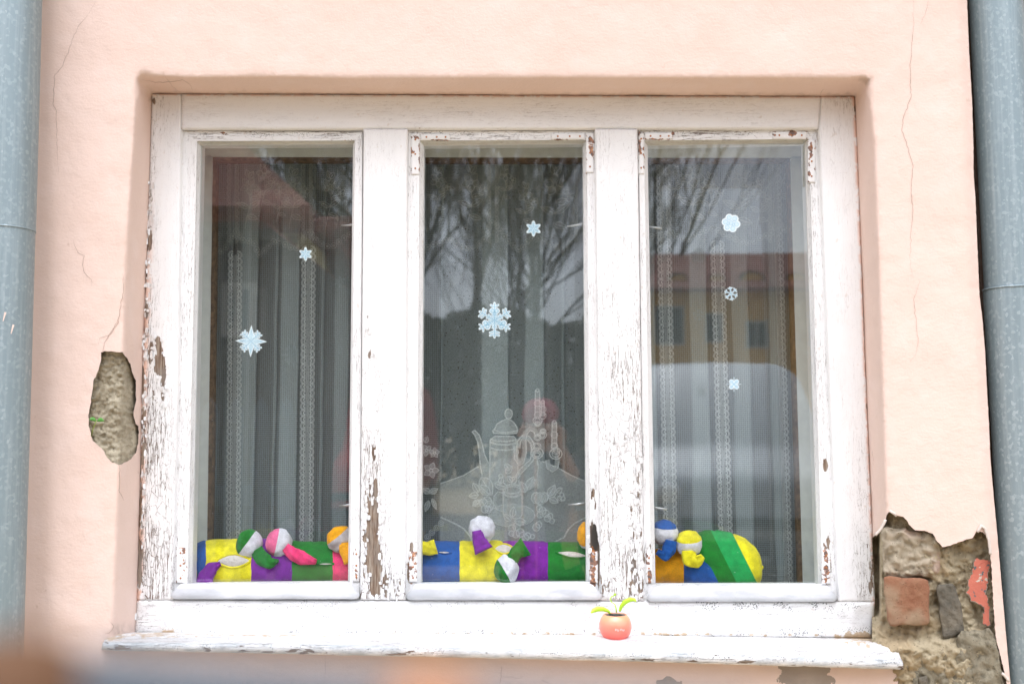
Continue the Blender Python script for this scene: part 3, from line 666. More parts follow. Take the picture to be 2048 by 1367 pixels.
for S_, PL in zip(SASH, PLATES):
    c = P((S_['o'][0][0]+S_['o'][1][0])/2, 1198, YS)
    o, m_, i_ = S_['o'], S_['m'], S_['i']
    b = MB()
    b.grid([o[0], o[1], m_[1], m_[0]], YS, 4, mi=1, back=None); b.grid([m_[0], m_[1], i_[1], i_[0]], lambda u, v: YS+.002+.014*v, 3, mi=2)
    b.grid([o[0], m_[0], m_[3], o[3]], YS, 4, mi=0); b.grid([m_[0], i_[0], i_[3], m_[3]], lambda u, v: YS+.002+.014*u, 3, mi=0)
    b.grid([m_[1], o[1], o[2], m_[2]], YS, 4, mi=0); b.grid([i_[1], m_[1], m_[2], i_[2]], lambda u, v: YS+.016-.014*u, 3, mi=0)
    b.grid([m_[3], m_[2], o[2], o[3]], YS, 4, mi=1)
    # inside depth behind the glass
    b.grid([i_[0], i_[1], (i_[1][0], i_[1][1]-.1), (i_[0][0], i_[0][1]-.1)], .12, 40, mi=1)
    for p, q in ((0, 1), (1, 2), (2, 3), (3, 0)):
        A = P(*i_[p], YS+.016); B = P(*i_[q], YS+.016)
        a = [b.V(A), b.V(B), b.V((B.x, .150, B.z)), b.V((A.x, .150, A.z))]; b.F(*a, mi=1)
    for p, q in ((0, 1), (1, 2), (2, 3), (3, 0)):
        A = P(*o[p], YS); B = P(*o[q], YS); A2 = P(*i_[p], YS+.016); B2 = P(*i_[q], YS+.016)
        a = [b.V((A.x, .150, A.z)), b.V((B.x, .150, B.z)), b.V((B2.x, .150, B2.z)), b.V((A2.x, .150, A2.z))]; b.F(*a, mi=1)
    flakes(b, (o[0][0]+3, o[1][0]-3, 900, 1165), 14, yb=YS)
    AA = dict(A_); AA['crk'] = lambda x, y: .16+.5*sm(288, 262, y)
    AA['spk'] = lambda x, y: .25+.5*sm(285, 270, y)
    sash = b.build('sash', [M['pv'], M['ph'], M['putty']], win, attrs=AA)
    b = MB(); x0, x1 = i_[0][0]-2, i_[1][0]+2
    b.grid([(i_[0][0]-2, i_[0][1]-3), (i_[1][0]+2, i_[1][1]-3), (i_[2][0]+2, i_[2][1]+3), (i_[3][0]-2, i_[3][1]+3)], YG, 4000, amp=0)
    b.build('pane', M['glass'], sash, smooth=False)
    # weather bar: metal drip strip with rounded lower corners
    x0, x1, y0, y1 = S_['bar']; b = MB(); r = 9
    outl = []
    for k in range(7): a = math.pi/2*k/6; outl.append((x0+r-r*math.cos(a)*1.0, y1-r+r*math.sin(a)))
    for k in range(1, 60): outl.append((x0+r+(x1-x0-2*r)*k/60, y1+.5*nz(k, x0, .3)))
    for k in range(7): a = math.pi/2*k/6; outl.append((x1-r+r*math.sin(a), y1-r+r*math.cos(a)))
    n = len(outl); rows = []
    rows.append([b.pv(x, y, .117) for x, y in outl]); rows.append([b.pv(x, y+.4, .088) for x, y in outl]); rows.append([b.pv(x, y-1.2, .0855) for x, y in outl])
    for t_, yy in ((.33, .0865), (.66, .088), (.93, .091)):
        rows.append([b.pv(x+(min(max(x, x0+26), x1-26)-x)*t_*.8, y+(y0-y)*t_, yy) for x, y in outl])
    rows.append([b.pv(x+(min(max(x, x0+32), x1-32)-x)*.8, y0, .1055) for x, y in outl])
    for a, c2 in zip(rows, rows[1:]):
        for k in range(n-1): b.F(a[k], a[k+1], c2[k+1], c2[k])
    b.build('weather_bar', M['bar'], sash, attrs={'spk': lambda x, y: .30, 'wear': lambda x, y: .55*sm(1176, 1188, y), 'rst': spots([(x1-18, 1166, 3, 3, .9)])})
    for (a, c2) in PL:
        b = MB(); b.grid([a, (c2[0], a[1]), c2, (a[0], c2[1])], YS-.0022, 3, back=YS+.001, bev=.0006, amp=.0002)
        w, h = c2[0]-a[0], c2[1]-a[1]
        sc = [((a[0]+c2[0])/2, a[1]+h*f) for f in (.15, .5, .85)] if h > w else [(a[0]+w*f, (a[1]+c2[1])/2) for f in (.2, .55, .85)]
        for x, y in sc:
            v = P(x, y, YS-.003); b.ell(v, (.0019, .0012, .0019), 8, 6, mi=1)
        vert = h > w
        b.build('corner_plate', [M['pv'], M['rust']], sash, attrs=dict(rst=lambda x, y: max(sR(x, y)*.95, .42 if (x < a[0]+1.5 or x > c2[0]-1.5 or y < a[1]+1.5) else 0), spk=lambda x, y: .2, dmg=lambda x, y: 0))
# dark gap behind the weather bars & rebates
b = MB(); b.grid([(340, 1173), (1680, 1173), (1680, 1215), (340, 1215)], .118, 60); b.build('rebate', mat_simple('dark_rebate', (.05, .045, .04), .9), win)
b = MB(); b.grid([(360, 250), (1645, 250), (1645, 272), (360, 272)], .152, 60); b.build('rebate', M['inner'], win)
# inner window
def quadpx(b, q, y, yb, st=30): b.grid(q, y, st, back=yb, bev=.001)
iw = empty('inner_window', (0, .24, 1.4)); iw.parent = win; iw.location = (0, .14, .1); EM[iw.name] = Vector((0, .14, .1))
YI = .285
b = MB()
quadpx(b, [(370, 235), (1660, 235), (1655, 312), (372, 310)], YI, .325)
quadpx(b, [(372, 312), (421, 312), (407, 1230), (340, 1230)], YI, .325)
quadpx(b, [(1584, 315), (1660, 315), (1690, 1230), (1612, 1230)], YI, .325)
quadpx(b, [(722, 312), (838, 315), (836, 1230), (716, 1230)], YI, .325)
quadpx(b, [(1178, 315), (1283, 315), (1296, 1230), (1186, 1230)], YI, .325)
inner = b.build('inner_frame', M['inner'], iw)
b = MB(); y2 = .302
for q in ([(421, 300), (722, 300), (722, 321), (421, 321)], [(838, 300), (1178, 300), (1178, 322), (838, 322)], [(1283, 300), (1584, 300), (1584, 322), (1283, 322)],
          [(408, 300), (431, 300), (418, 1230), (400, 1230)], [(1576, 300), (1590, 300), (1620, 1230), (1602, 1230)]): quadpx(b, q, y2, .332)
b.build('inner_sash', M['oldwood'], iw)
b = MB(); b.grid([(370, 240), (1660, 240), (1690, 1230), (340, 1230)], 0.318, 4000, amp=0); b.build('inner_pane', M['glass2'], iw, smooth=False)
# lining of the box between the two windows, and the dim room
b = MB(); A = P(352, 1230, .15); B = P(1672, 245, .15)
x0, x1, z0, z1 = A.x-.02, B.x+.06, A.z-.005, B.z+.03
for c in (((x0, .151, z0), (x0, .34, z0), (x0, .34, z1), (x0, .151, z1)), ((x1, .151, z0), (x1, .151, z1), (x1, .34, z1), (x1, .34, z0)),
          ((x0, .151, z0), (x1, .151, z0), (x1, .34, z0), (x0, .34, z0)), ((x0, .151, z1), (x0, .34, z1), (x1, .34, z1), (x1, .151, z1))):
    b.F(*[b.V(k) for k in c])
b.build('box_lining', M['inner'], win, smooth=False)
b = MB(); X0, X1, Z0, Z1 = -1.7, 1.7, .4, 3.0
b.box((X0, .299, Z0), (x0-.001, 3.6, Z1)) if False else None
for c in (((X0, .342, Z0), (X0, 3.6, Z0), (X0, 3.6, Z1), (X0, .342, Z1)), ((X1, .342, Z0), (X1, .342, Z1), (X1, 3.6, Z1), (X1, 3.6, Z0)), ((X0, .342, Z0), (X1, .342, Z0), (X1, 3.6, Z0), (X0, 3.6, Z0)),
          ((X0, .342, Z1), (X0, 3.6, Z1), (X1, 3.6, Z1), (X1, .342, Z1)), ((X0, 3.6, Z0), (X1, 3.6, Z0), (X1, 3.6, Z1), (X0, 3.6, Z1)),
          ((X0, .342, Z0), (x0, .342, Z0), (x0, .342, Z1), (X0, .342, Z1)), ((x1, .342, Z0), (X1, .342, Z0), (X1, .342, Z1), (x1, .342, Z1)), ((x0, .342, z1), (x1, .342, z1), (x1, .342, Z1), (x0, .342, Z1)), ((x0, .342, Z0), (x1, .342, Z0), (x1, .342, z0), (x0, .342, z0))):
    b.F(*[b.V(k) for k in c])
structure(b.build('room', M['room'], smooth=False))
# casement stays
for (a, c) in (((683, 451), (712, 449)), ((1134, 453), (1172, 447)), ((1290, 452), (1324, 457)), ((678, 1011), (706, 1008)), ((1136, 1009), (1176, 1005)), ((1298, 1012), (1334, 1018))):
    b = MB(); b.tube([P(*a, .17), P((a[0]+c[0])/2, (a[1]+c[1])/2+.5, .168), P(*c, .165)], [.0018, .0026, .0030], 8); b.build('stay_pin', M['steel'], win)
# sill
SB = [(262, 1263), (900, 1266), (1300, 1270), (1747, 1276)]; SM = [(206, 1272), (900, 1274), (1300, 1279), (1797, 1290)]
SF = [(207, 1284), (600, 1288), (1240, 1302), (1803, 1319)]; SG = [(203, 1299), (600, 1307), (1240, 1321), (1807, 1338)]
b = MB(); n = 240; rows = []
def rail(line, x0, x1, y, wob=0):
    r = []
    for k in range(n+1):
        x = x0+(x1-x0)*k/n; py = pl(line, x)+wob*fr(x, 0, .03, wob, 5); r.append(b.pv(x, py, y+.0006*fr(x, y*500, .02, 2)))
    return r
rows = [rail(SB, 262, 1750, .096), rail([(p[0], p[1]*.35+q*.65) for p, q in zip(SB, [1270, 1273, 1277, 1288])], 228, 1772, .022), rail([(206, 1277), (900, 1280.5), (1300, 1287), (1797, 1303)], 210, 1797, -.008),
        rail([(p[0], p[1]-2) for p in SF], 208, 1802, -.044), rail(SF, 206, 1804, -.052, .5), rail([(p[0], p[1]+6) for p in SF], 204.5, 1806, -.0555, .6), rail([(p[0], p[1]-3) for p in SG], 203, 1807, -.0545, .8), rail(SG, 203, 1807, -.051, 1.2), rail(SG, 206, 1805, .02)]
for a, c in zip(rows, rows[1:]):
    for k in range(n): b.F(a[k], c[k], c[k+1], a[k+1])
for e in (0, n): b.F(*[r[e] for r in rows[2:]])
sd_ = lambda x, y: .42+.6*math.exp(-((y-pl(SF, x)-4)/9)**2)
tag(b.build('sill', M['sill'], win, attrs={'wear': lambda x, y: min(1, .85*sm(pl(SF, x)-1, pl(SF, x)+2, y)+.9*math.exp(-((y-pl(SF, x))/1.5)**2)+.35*math.exp(-((y-pl(SF, x)+9)/5)**2)), 'snd': snd, 'spk': sd_, 'dmg': lambda x, y: .28*math.exp(-((y-pl(SG, x)+6)/7)**2)+.12, 'crk': lambda x, y: .3, 'brn': lambda x, y: .25}), 'worn white sill board sloping down to the right')
# ------------------------------------------------------------ curtains
def curtain(name, label, x0, x1, folds, py0, py1, yc, mat, cat, group=None, lean=0, hem=None):
    c0 = P(x0, 700, yc); c1 = P(x1, 700, yc); zt = P(1024, py0, yc).z; zb = P(1024, py1, yc).z
    root = empty(name, ((c0.x+c1.x)/2, yc, zb), label, cat, group)
    path = [(x0, 0.0)]
    for a, c in folds: path += [(c, .003), (a, .010), (c+1.5, .016)] if False else [(c, .0), (c+.4, .003), (a-.4, .006), (a, .010), (c, .013)]; path += [(c+4, .002)]
    path.append((x1, 0.0)); pp_ = []
    for (a, ya), (c, yb_) in zip(path, path[1:]):
        k = max(1, int(abs(c-a)/6))
        for i in range(k): pp_.append((a+(c-a)*i/k, ya+(yb_-ya)*i/k))
    pp_.append(path[-1]); b = MB(); nzv = 40; rows = []
    for j in range(nzv+1):
        v = j/nzv; row = []
        for px, dy in pp_:
            X = P(px, 700, yc).x; z = zt+(zb-zt)*v
            X += .0035*nz(px*.02, z*3, 1, 3)+lean*(v-.35)+.002*nz(px*.01, z*7, 1, 8)
            row.append(b.V((X, yc+dy+.003*math.sin(px*.09)+.003*nz(px, z*40, .03, 2), z)))
        rows.append(row)
    for j in range(nzv):
        for i in range(len(pp_)-1): b.F(rows[j][i], rows[j+1][i], rows[j+1][i+1], rows[j][i+1])
    b.build('net_fabric', mat, root); return root
YC = .385; YM = .371
CG = 'net curtains behind the inner window'
cl = curtain('net_curtain', 'sheer net curtain with vertical scalloped lace bands behind the left light', 396, 884, [(452, 462), (479, 512), (547, 553), (560, 596), (640, 646), (668, 697), (760, 800)], 300, 1215, YC, M['net'], 'curtain', CG)
cm_ = curtain('net_curtain', 'dotted net curtain with coffee pot and cup lace picture behind the middle light', 880, 1215, [(963, 1017), (1050, 1088), (1124, 1129)], 300, 1215, YC, M['dots'], 'curtain', CG)
cr_ = curtain('net_curtain', 'sheer net curtain with three scalloped lace bands behind the right light', 1270, 1625, [(1298, 1310), (1382, 1418), (1466, 1500), (1543, 1558)], 300, 1215, YC, M['net'], 'curtain', CG)
def xs_at(px, py):                                 # keep bands truly vertical: pixel column of a fixed world x
    v = P(px, 700, YM); z = P(px, py, YM).z; return proj((v.x, v.y, z))[0]
def band(root, px, side, lean=0, py0=320, py1=1200):
    b = MB(); b.wk = 1.1; p = 13.0; py = py0; k = 0
    for d in (-2.4, 0, 2.4): b.ribbon([(xs_at(px, y)+lean*(y-py0)+d, y) for y in range(py0, py1+1, 20)], .9, YM)
    while py < py1:
        for s_ in side:
            cx = xs_at(px, py)+lean*(py-py0)+s_*4.2
            a0 = -math.pi/2; a1 = math.pi/2
            for r, w in ((8.6, 1.2), (6.6, 1.0), (3.0, 2.1)):
                b.ring(cx, py, r, w, YM, n=9, a0=a0, a1=a1, sx=s_*1.12)
        py += p
    b.build('lace_band', M['motif'], root)
band(cl, 466, (1, -1), .016, 510); band(cl, 614, (1, -1), .008, 500)
band(cr_, 1331, (1, -1), .006, 330); band(cr_, 1439, (1, -1), .008, 490); band(cr_, 1557, (1,), .004, 330)
def leaf(b, cx, cy, L, w, ang, y, mo=0, mf=1, vein=True):
    c, s_ = math.cos(ang), math.sin(ang); o = []
    for k in range(9): t = k/8; o.append((t*L, -w*math.sin(math.pi*t**.8)))
    for k in range(8, 0, -1): t = k/8; o.append((t*L, w*math.sin(math.pi*t**.8)))
    o = [(cx+x*c-yy*s_, cy+x*s_+yy*c) for x, yy in o]
    b.fill(o, y, mf); b.ribbon(o, 1.0, y, mo, closed=True)
    if vein: b.ribbon([(cx, cy), (cx+L*.9*c, cy+L*.9*s_)], .8, y, mo)
def flower(b, cx, cy, r, y, n=5, a=0, mo=0, mf=1):
    for k in range(n):
        an = a+2*math.pi*k/n; leaf(b, cx+r*.15*math.cos(an), cy+r*.15*math.sin(an), r*.95, r*.36, an, y, mo, mf, False)
    b.ring(cx, cy, r*.17, 1.4, y, mo); b.ring(cx, cy, r*.3, .8, y, mo)
def T(x, y): return (840+x/4.02, 760+y/4.02)
b = MB(); b.wk = 2.0; tl = lambda l: [T(*p) for p in l]
b.fill(tl([(165, 830), (350, 765), (470, 692), (600, 640), (850, 620), (980, 650), (1100, 700), (1230, 770), (1330, 812), (1350, 1430), (160, 1430)]), YM+.001, 1)
b.ribbon(tl([(165, 830), (350, 765), (470, 692)]), 1.2, YM); b.ribbon(tl([(980, 650), (1100, 700), (1230, 770), (1330, 812)]), 1.2, YM)
b.ribbon(tl([(165, 1100), (280, 1150), (350, 1190), (400, 1250), (430, 1330)]), 1.6, YM); b.ribbon(tl([(1340, 1098), (1240, 1150), (1190, 1200), (1160, 1260), (1080, 1300)]), 1.6, YM)
b.fill(tl([(418, 412), (440, 402), (478, 440), (505, 530), (520, 600), (552, 670), (560, 760), (500, 770), (485, 690), (476, 590), (465, 500), (440, 440)]), YM, 1)
b.ribbon(tl([(552, 670), (520, 600), (505, 530), (478, 440), (440, 402), (418, 412), (440, 440), (465, 500), (476, 590), (485, 690), (500, 770)]), 1.2, YM)
b.fill(tl([(562, 560), (775, 560), (790, 700), (800, 860), (560, 860)]), YM, 1)
b.fill(tl([(565, 480), (600, 450), (755, 450), (775, 480), (775, 560), (562, 560)]), YM, 1)
b.ribbon(tl([(560, 860), (562, 560), (565, 480), (600, 450), (755, 450), (775, 480), (778, 600), (800, 860)]), 1.4, YM)
for yy in (478, 505, 548): b.ribbon(tl([(565, yy-8), (620, yy+10), (700, yy+14), (775, yy)]), 1.6, YM)
lid = [(585, 405), (605, 385), (620, 350), (660, 325), (705, 310), (745, 330), (772, 365), (785, 400), (775, 425), (700, 432), (620, 425), (590, 425)]
b.fill(tl(lid), YM, 1); b.ribbon(tl(lid), 1.3, YM, closed=True); b.ribbon(tl([(600, 400), (640, 415), (700, 420), (780, 405)]), 1.3, YM)
k_ = [T(712+30*math.cos(a*.5236), 270+40*math.sin(a*.5236)) for a in range(12)]; b.fill(k_, YM, 1); b.ribbon(k_, 1.2, YM, closed=True)
b.ribbon(tl([(775, 790), (800, 740), (850, 690), (900, 640), (912, 570), (905, 510), (870, 462), (825, 455), (795, 490), (790, 545)]), 5.5, YM, 1)
for o in (-13, 13): b.ribbon(tl([(775+o, 790), (800+o, 740+o*.6), (850+o*.6, 690+o), (900+o, 640), (912+o, 570), (905+o, 510), (870+o*.6, 462-o), (825, 455-o), (795-o, 490), (790-o, 545)]), .9, YM)
b.ribbon(tl([(945, 460), (925, 405), (885, 390), (850, 420), (840, 480), (842, 580), (825, 655), (795, 670), (772, 620), (765, 540)]), 5, YM, 1); b.ribbon(tl([(935, 460), (915, 415), (885, 402), (862, 430), (852, 480), (854, 580), (835, 665), (795, 685), (760, 630), (755, 540)]), 1, YM)
b.ribbon(tl([(1020, 640), (1035, 700), (1065, 722), (1098, 700), (1105, 650), (1100, 600)]), 5, YM, 1); b.ribbon(tl([(1010, 640), (1022, 708), (1065, 736), (1108, 706), (1116, 650)]), 1, YM)
for (x, y0_, y1_) in ((945, 80, 290), (1080, 335, 540), (988, 175, 290)):
    w_ = 17 if x != 988 else 10
    q = [T(x-w_, y0_), T(x+w_, y0_), T(x+w_+3, y1_), T(x-w_-3, y1_)]; b.fill(q, YM, 1); b.ribbon(q, 1.1, YM, closed=True)
    for f in (.5, .95): b.ring(*T(x, y0_+(y1_-y0_)*f), 6.5, 1, YM, sx=1.0); b.ring(*T(x, y0_), 3.2, 1, YM)
for (x, y_, r) in ((945, 325, 8), (945, 350, 5), (945, 460, 6), (940, 530, 7), (940, 585, 11), (940, 600, 8), (1092, 565, 7), (1092, 590, 11), (768, 520, 5), (765, 575, 6), (990, 410, 5), (985, 440, 7)): b.ring(*T(x, y_), r, 1.1, YM, sx=1.15); b.ring(*T(x, y_), r*.6, .8, YM, sx=1.15)
b.ribbon(tl([(948, 640), (960, 700), (950, 760), (962, 800), (955, 870)]), 4, YM, 1); b.ribbon(tl([(942, 640), (952, 700), (942, 760), (952, 800), (947, 870)]), 1, YM)
cup = [(668, 865), (690, 845), (740, 835), (795, 845), (818, 868), (822, 960), (820, 1080), (800, 1110), (700, 1110), (670, 1080)]
b.fill(tl(cup), YM-.0003, 1); b.ribbon(tl(cup), 1.4, YM-.0003, closed=True)
el = lambda cx, cy, rx, ry: [T(cx+rx*math.cos(a*.3142), cy+ry*math.sin(a*.3142)) for a in range(20)]
b.ribbon(el(743, 875, 76, 38), 1.5, YM-.0003, closed=True); b.ribbon(el(743, 880, 62, 28), 1, YM-.0003, closed=True)
b.ribbon(tl([(670, 905), (700, 930), (745, 938), (790, 930), (820, 905)]), 2.2, YM-.0003)
b.ribbon(el(738, 1085, 183, 88), 1.5, YM, closed=True); b.ribbon(el(738, 1080, 150, 66), 1, YM, closed=True); b.fill(el(738, 1085, 183, 88), YM, 1)
b.ribbon(tl([(668, 915), (630, 905), (605, 930), (602, 985), (625, 1030), (668, 1045)]), 3, YM, 1); b.ribbon(tl([(668, 905), (625, 895), (595, 930), (592, 990), (620, 1042), (668, 1055)]), 1, YM)
for (x, y_, L, w_, a) in ((470, 900, 22, 6, -2.1), (470, 920, 20, 6, 3.0), (470, 960, 18, 5, 2.3), (490, 780, 42, 13, 1.0), (560, 920, 30, 9, -2.4), (690, 750, 20, 6, -.9), (720, 720, 16, 6, -2.2), (735, 830, 18, 6, -1.0), (740, 820, 16, 5, -2.2), (600, 830, 28, 8, .3), (660, 780, 14, 5, 1.9), (860, 880, 30, 8, -1.1), (850, 900, 24, 7, -2.0), (880, 860, 24, 7, -.7), (1020, 940, 26, 7, -.6), (1040, 950, 20, 6, .4), (1030, 930, 26, 7, -1.0), (1100, 900, 14, 5, -.7), (1110, 930, 13, 4, .9), (740, 1100, 22, 6, -1.4), (760, 1130, 24, 7, .1), (730, 1130, 20, 6, -2.4), (430, 1010, 22, 6, -.6), (690, 900, 12, 4, -1.7)):
    leaf(b, *T(x, y_), L, w_, a, YM-.0003)
for (x, y_, r) in ((935, 945, 10), (965, 950, 11), (995, 940, 9), (510, 985, 8), (540, 975, 9), (555, 1010, 9), (520, 1035, 7), (548, 1040, 6), (960, 1030, 6), (985, 1050, 7), (965, 1080, 6), (1010, 1070, 7), (1025, 1110, 6), (1048, 1090, 5), (1060, 1130, 5), (935, 1180, 7), (955, 1160, 6), (740, 1190, 7), (775, 1175, 7), (770, 1235, 7), (805, 1225, 8), (825, 1250, 7), (735, 1230, 5), (865, 1250, 6), (850, 1265, 6), (905, 1255, 4), (1140, 920, 4), (1150, 950, 4), (650, 770, 4), (560, 985, 6)):
    q = [(T(x, y_)[0]+r*math.cos(a*.5236), T(x, y_)[1]+r*1.1*math.sin(a*.5236)) for a in range(12)]; b.fill(q, YM-.0004, 1); b.ribbon(q, 1.1, YM-.0005, closed=True)
b.build('lace_picture', [M['motif'], M['motif2']], cm_)
b = MB()
for (cx, cy, r, a) in ((862, 940, 15, 0), (853, 900, 11, .5), (869, 905, 10, 1)): b = MB(); flower(b, cx, cy, r, YM, a=a); b.build('lace_flower', [M['motif'], M['motif2']], cl)
for (x, y_, L, w_, a) in ((860, 985, 18, 6, -2.6), (860, 985, 18, 6, -.5), (858, 1000, 24, 5, 1.9), (864, 996, 24, 4, 1.2), (850, 885, 14, 5, -1.2)): b = MB(); leaf(b, x, y_, L, w_, a, YM); b.build('lace_leaf', [M['motif'], M['motif2']], cl)
0 and b.build('lace_flower', [M['motif'], M['motif2']], cl); b = MB()
for k in range(4): b.ring(855+k*9, 1073-k*9, 5.6, 1.2, YM); b.ring(855+k*9, 1073-k*9, 2.6, 1.4, YM)
b.build('ring_edging', [M['motif'], M['motif2']], cl)
YV = .362; YW = .3555
def valance(label, x0, x1, chain, fl, folds, cols):
    root = curtain('lace_valance', label, x0, x1, folds, 302, 478, YV, M['diag'], 'curtain', 'lace valances above the net curtains')
    b = MB(); b.wk = 1.3; d = 0; last = None
    ch = []; nC = len(chain)
    for q in range(nC-1):
        p0, p1, p2, p3 = chain[max(q-1, 0)], chain[q], chain[q+1], chain[min(q+2, nC-1)]
        for w_ in (0, .5): ch.append(tuple(.5*(2*p1[a]+(p2[a]-p0[a])*w_+(2*p0[a]-5*p1[a]+4*p2[a]-p3[a])*w_**2+(3*p1[a]-p0[a]-3*p2[a]+p3[a])*w_**3) for a in (0, 1)))
    ch.append(chain[-1]); acc = 0.0; out_ = [ch[0]]
    for (xa, ya), (xb, yb_) in zip(ch, ch[1:]):
        L_ = math.hypot(xb-xa, yb_-ya); t_ = 13.0-acc
        while t_ <= L_: out_.append((xa+(xb-xa)*t_/L_, ya+(yb_-ya)*t_/L_)); t_ += 13.0
        acc = L_-(t_-13.0)
    for x, y_ in out_:
        b.ring(x, y_, 5.6, .8, YW, n=14, sx=.95); b.ring(x, y_, 1.6, 1.3, YW, n=8, sx=.95)
    for (xa, ya), (xb, yb_) in ():
        L = math.hypot(xb-xa, yb_-ya); n = max(1, round(L/13.2))
        for i in range(n):
            x = xa+(xb-xa)*i/n; y_ = ya+(yb_-ya)*i/n
            b.ring(x, y_, 6.3, 1.3, YW, n=14, sx=.95); b.ring(x, y_, 2.9, 1.6, YW, n=9, sx=.95)
    b.build('ring_edging', M['vmot'], root)
    b = MB()
    for (cx, cy, r, a) in fl:
        flower(b, cx, cy, r, YW, a=a); flower(b, cx+r*1.25, cy+r*.9, r*.62, YW, a=a+.6)
        b.ribbon([(cx, cy+r*.8), (cx+3, cy+r*2.2), (cx-4, cy+r*3.6), (cx-8, cy+r*5)], .9, YW)
        for (dx, dy, an, L) in ((0, 2.6, -2.7, 1.5), (0, 2.6, -.6, 1.6), (-3, 3.5, .3, 1.3), (2, 1.6, -.2, 1.1), (0, -1, -1.9, 1.0), (0, -.9, -1.0, 1.0)): leaf(b, cx+dx, cy+r*dy, r*L, r*.3, an, YW)
    for px in cols:
        for s_ in (-1, 1):
            y_ = 322
            while y_ < 480:
                for r, w_ in ((8, 1.1), (5.8, .9), (2.8, 1.8)): b.ring(px+s_*4, y_, r, w_, YW, n=9, a0=-1.57, a1=1.57, sx=s_)
                y_ += 13
    b.build('lace_pattern', [M['vmot'], M['vfill']], root)
valance('dark lace valance with flowers and ring edging at the top of the left light', 400, 722, [(430, 504), (446, 502), (462, 478), (474, 460), (482, 478), (492, 482), (508, 484), (518, 510), (536, 493), (552, 480), (562, 484), (590, 498), (605, 480), (618, 462), (630, 478), (648, 490), (666, 492), (690, 474), (720, 460)],
        [(498, 372, 17, .2), (528, 350, 15, 1), (586, 368, 18, .5), (560, 385, 12, .9), (660, 372, 16, .1)], [(540, 545), (620, 626)], (466, 614))
valance('dark lace valance with flowers and ring edging at the top of the middle light', 832, 1186, [(846, 503), (860, 490), (878, 487), (895, 477), (905, 482), (925, 493), (946, 498), (960, 486), (975, 470), (979, 448), (992, 446), (1000, 460), (1012, 478), (1026, 490), (1042, 500), (1056, 480), (1076, 476), (1090, 484), (1110, 492), (1130, 500), (1146, 470), (1166, 452), (1186, 440)],
        [(942, 364, 19, .3), (1110, 370, 22, .9), (875, 360, 15, .1), (1050, 390, 14, 1.2), (1010, 350, 12, .2)], [(880, 886), (1084, 1090)], (986, 1160))
valance('pale lace valance with flowers and ring edging at the top of the right light', 1278, 1606, [(1290, 476), (1310, 470), (1330, 445), (1345, 468), (1362, 475), (1376, 480), (1390, 468), (1412, 460), (1432, 458), (1450, 470), (1470, 478), (1495, 486), (1520, 476), (1545, 464), (1556, 440), (1566, 458), (1585, 466), (1604, 472)],
        [(1386, 352, 22, .2), (1478, 354, 24, .9), (1420, 372, 15, .2), (1520, 384, 15, .7), (1350, 345, 13, .2), (1578, 360, 14, .4)], [(1436, 1441)], (1331, 1548))
# ------------------------------------------------------------ plush draught stopper
CB = dict(blue=(.002, .085, .36), yellow=(.86, .76, .012), purple=(.20, .008, .32), green=(.002, .19, .014), green2=(.008, .36, .08), pink=(.90, .045, .20), orange=(1.0, .44, .003), white=(.74, .74, .80), grey=(.55, .50, .50), palepink=(.85, .16, .34), stuff=(.78, .70, .62))
SEGX = [(380, 'yellow'), (390, 'blue'), (411, 'yellow'), (498, 'purple'), (581, 'green'), (664, 'pink'), (748, 'orange'), (832, 'blue'), (919, 'yellow'), (1005, 'purple'), (1092, 'green'), (1180, 'pink'), (1265, 'orange'), (1364, 'blue'), (1395, 'green'), (1430, 'green2'), (1468, 'yellow')]
SEG = [((x-380)/1160, CB[c]) for x, c in SEGX]
TOPL = [(380, 1110), (386, 1092), (396, 1083), (410, 1079), (500, 1076), (600, 1082), (700, 1084), (842, 1082), (1000, 1080), (1172, 1085), (1290, 1096), (1330, 1098), (1360, 1092), (1390, 1068), (1410, 1060), (1440, 1059), (1465, 1064), (1490, 1075), (1510, 1092), (1522, 1112), (1527, 1135), (1525, 1152), (1518, 1166)]
YT = .212; R0 = .054
zc0 = P(600, 1082, YT).z-R0
def toyring(px):
    zt = P(px, pl(TOPL, px), YT).z; seam = min(abs(px-x) for x, _ in SEGX[1:])
    rz = max(.004, zt-zc0)*(1-.035*math.exp(-(seam/3.5)**2)); ry = min(rz, .056)
    return rz, ry
toy = empty('draught_stopper', (P(950, 1160, YT).x, YT, zc0-R0), 'long striped velour caterpillar draught stopper lying between the two window layers', 'plush toy')
b = MB(); b.a['seg'] = {}; rings = []; n = 56
xs_ = [380+1.0*k for k in range(0, 20, 2)]+[400+3*k for k in range(0, 310)]+[1330+2.5*k for k in range(0, 76)]+[1519+1.0*k for k in range(8)]
for px in xs_:
    rz, ry = toyring(px); X = P(px, 1130, YT).x; row = []
    tail = sm(1495, 1527, px)
    for k in range(n):
        a = 2*math.pi*k/n; w = 1+.035*nz(px, a*14, .05, 3)+.02*nz(px*.6, a*40, .12, 6)
        zz = zc0+rz*w*math.cos(a); yy = YT-ry*w*math.sin(a)
        i = b.V((X, yy, zz)); row.append(i); pxx, pyy = proj(b.v[i])
        sl_ = .5*sm(1384, 1425, pxx)
        b.a['seg'][i] = (pxx-sl_*(pyy-1080)-380)/1160 if pxx > 1300 else (pxx-380+1.2*nz(0, a*4, 1, px > 700))/1160
    rings.append(row)
for i in range(len(rings)-1):
    for k in range(n): b.F(rings[i][k], rings[i][(k+1) % n], rings[i+1][(k+1) % n], rings[i+1][k])
b.F(*rings[0]); b.F(*rings[-1][::-1])
VEL = {}
body = b.build('body', velour('striped_velour', SEG, 'seg'), toy)
def vel(k):
    if k not in VEL: VEL[k] = velour('velour_'+k, c=CB[k])
    return VEL[k]
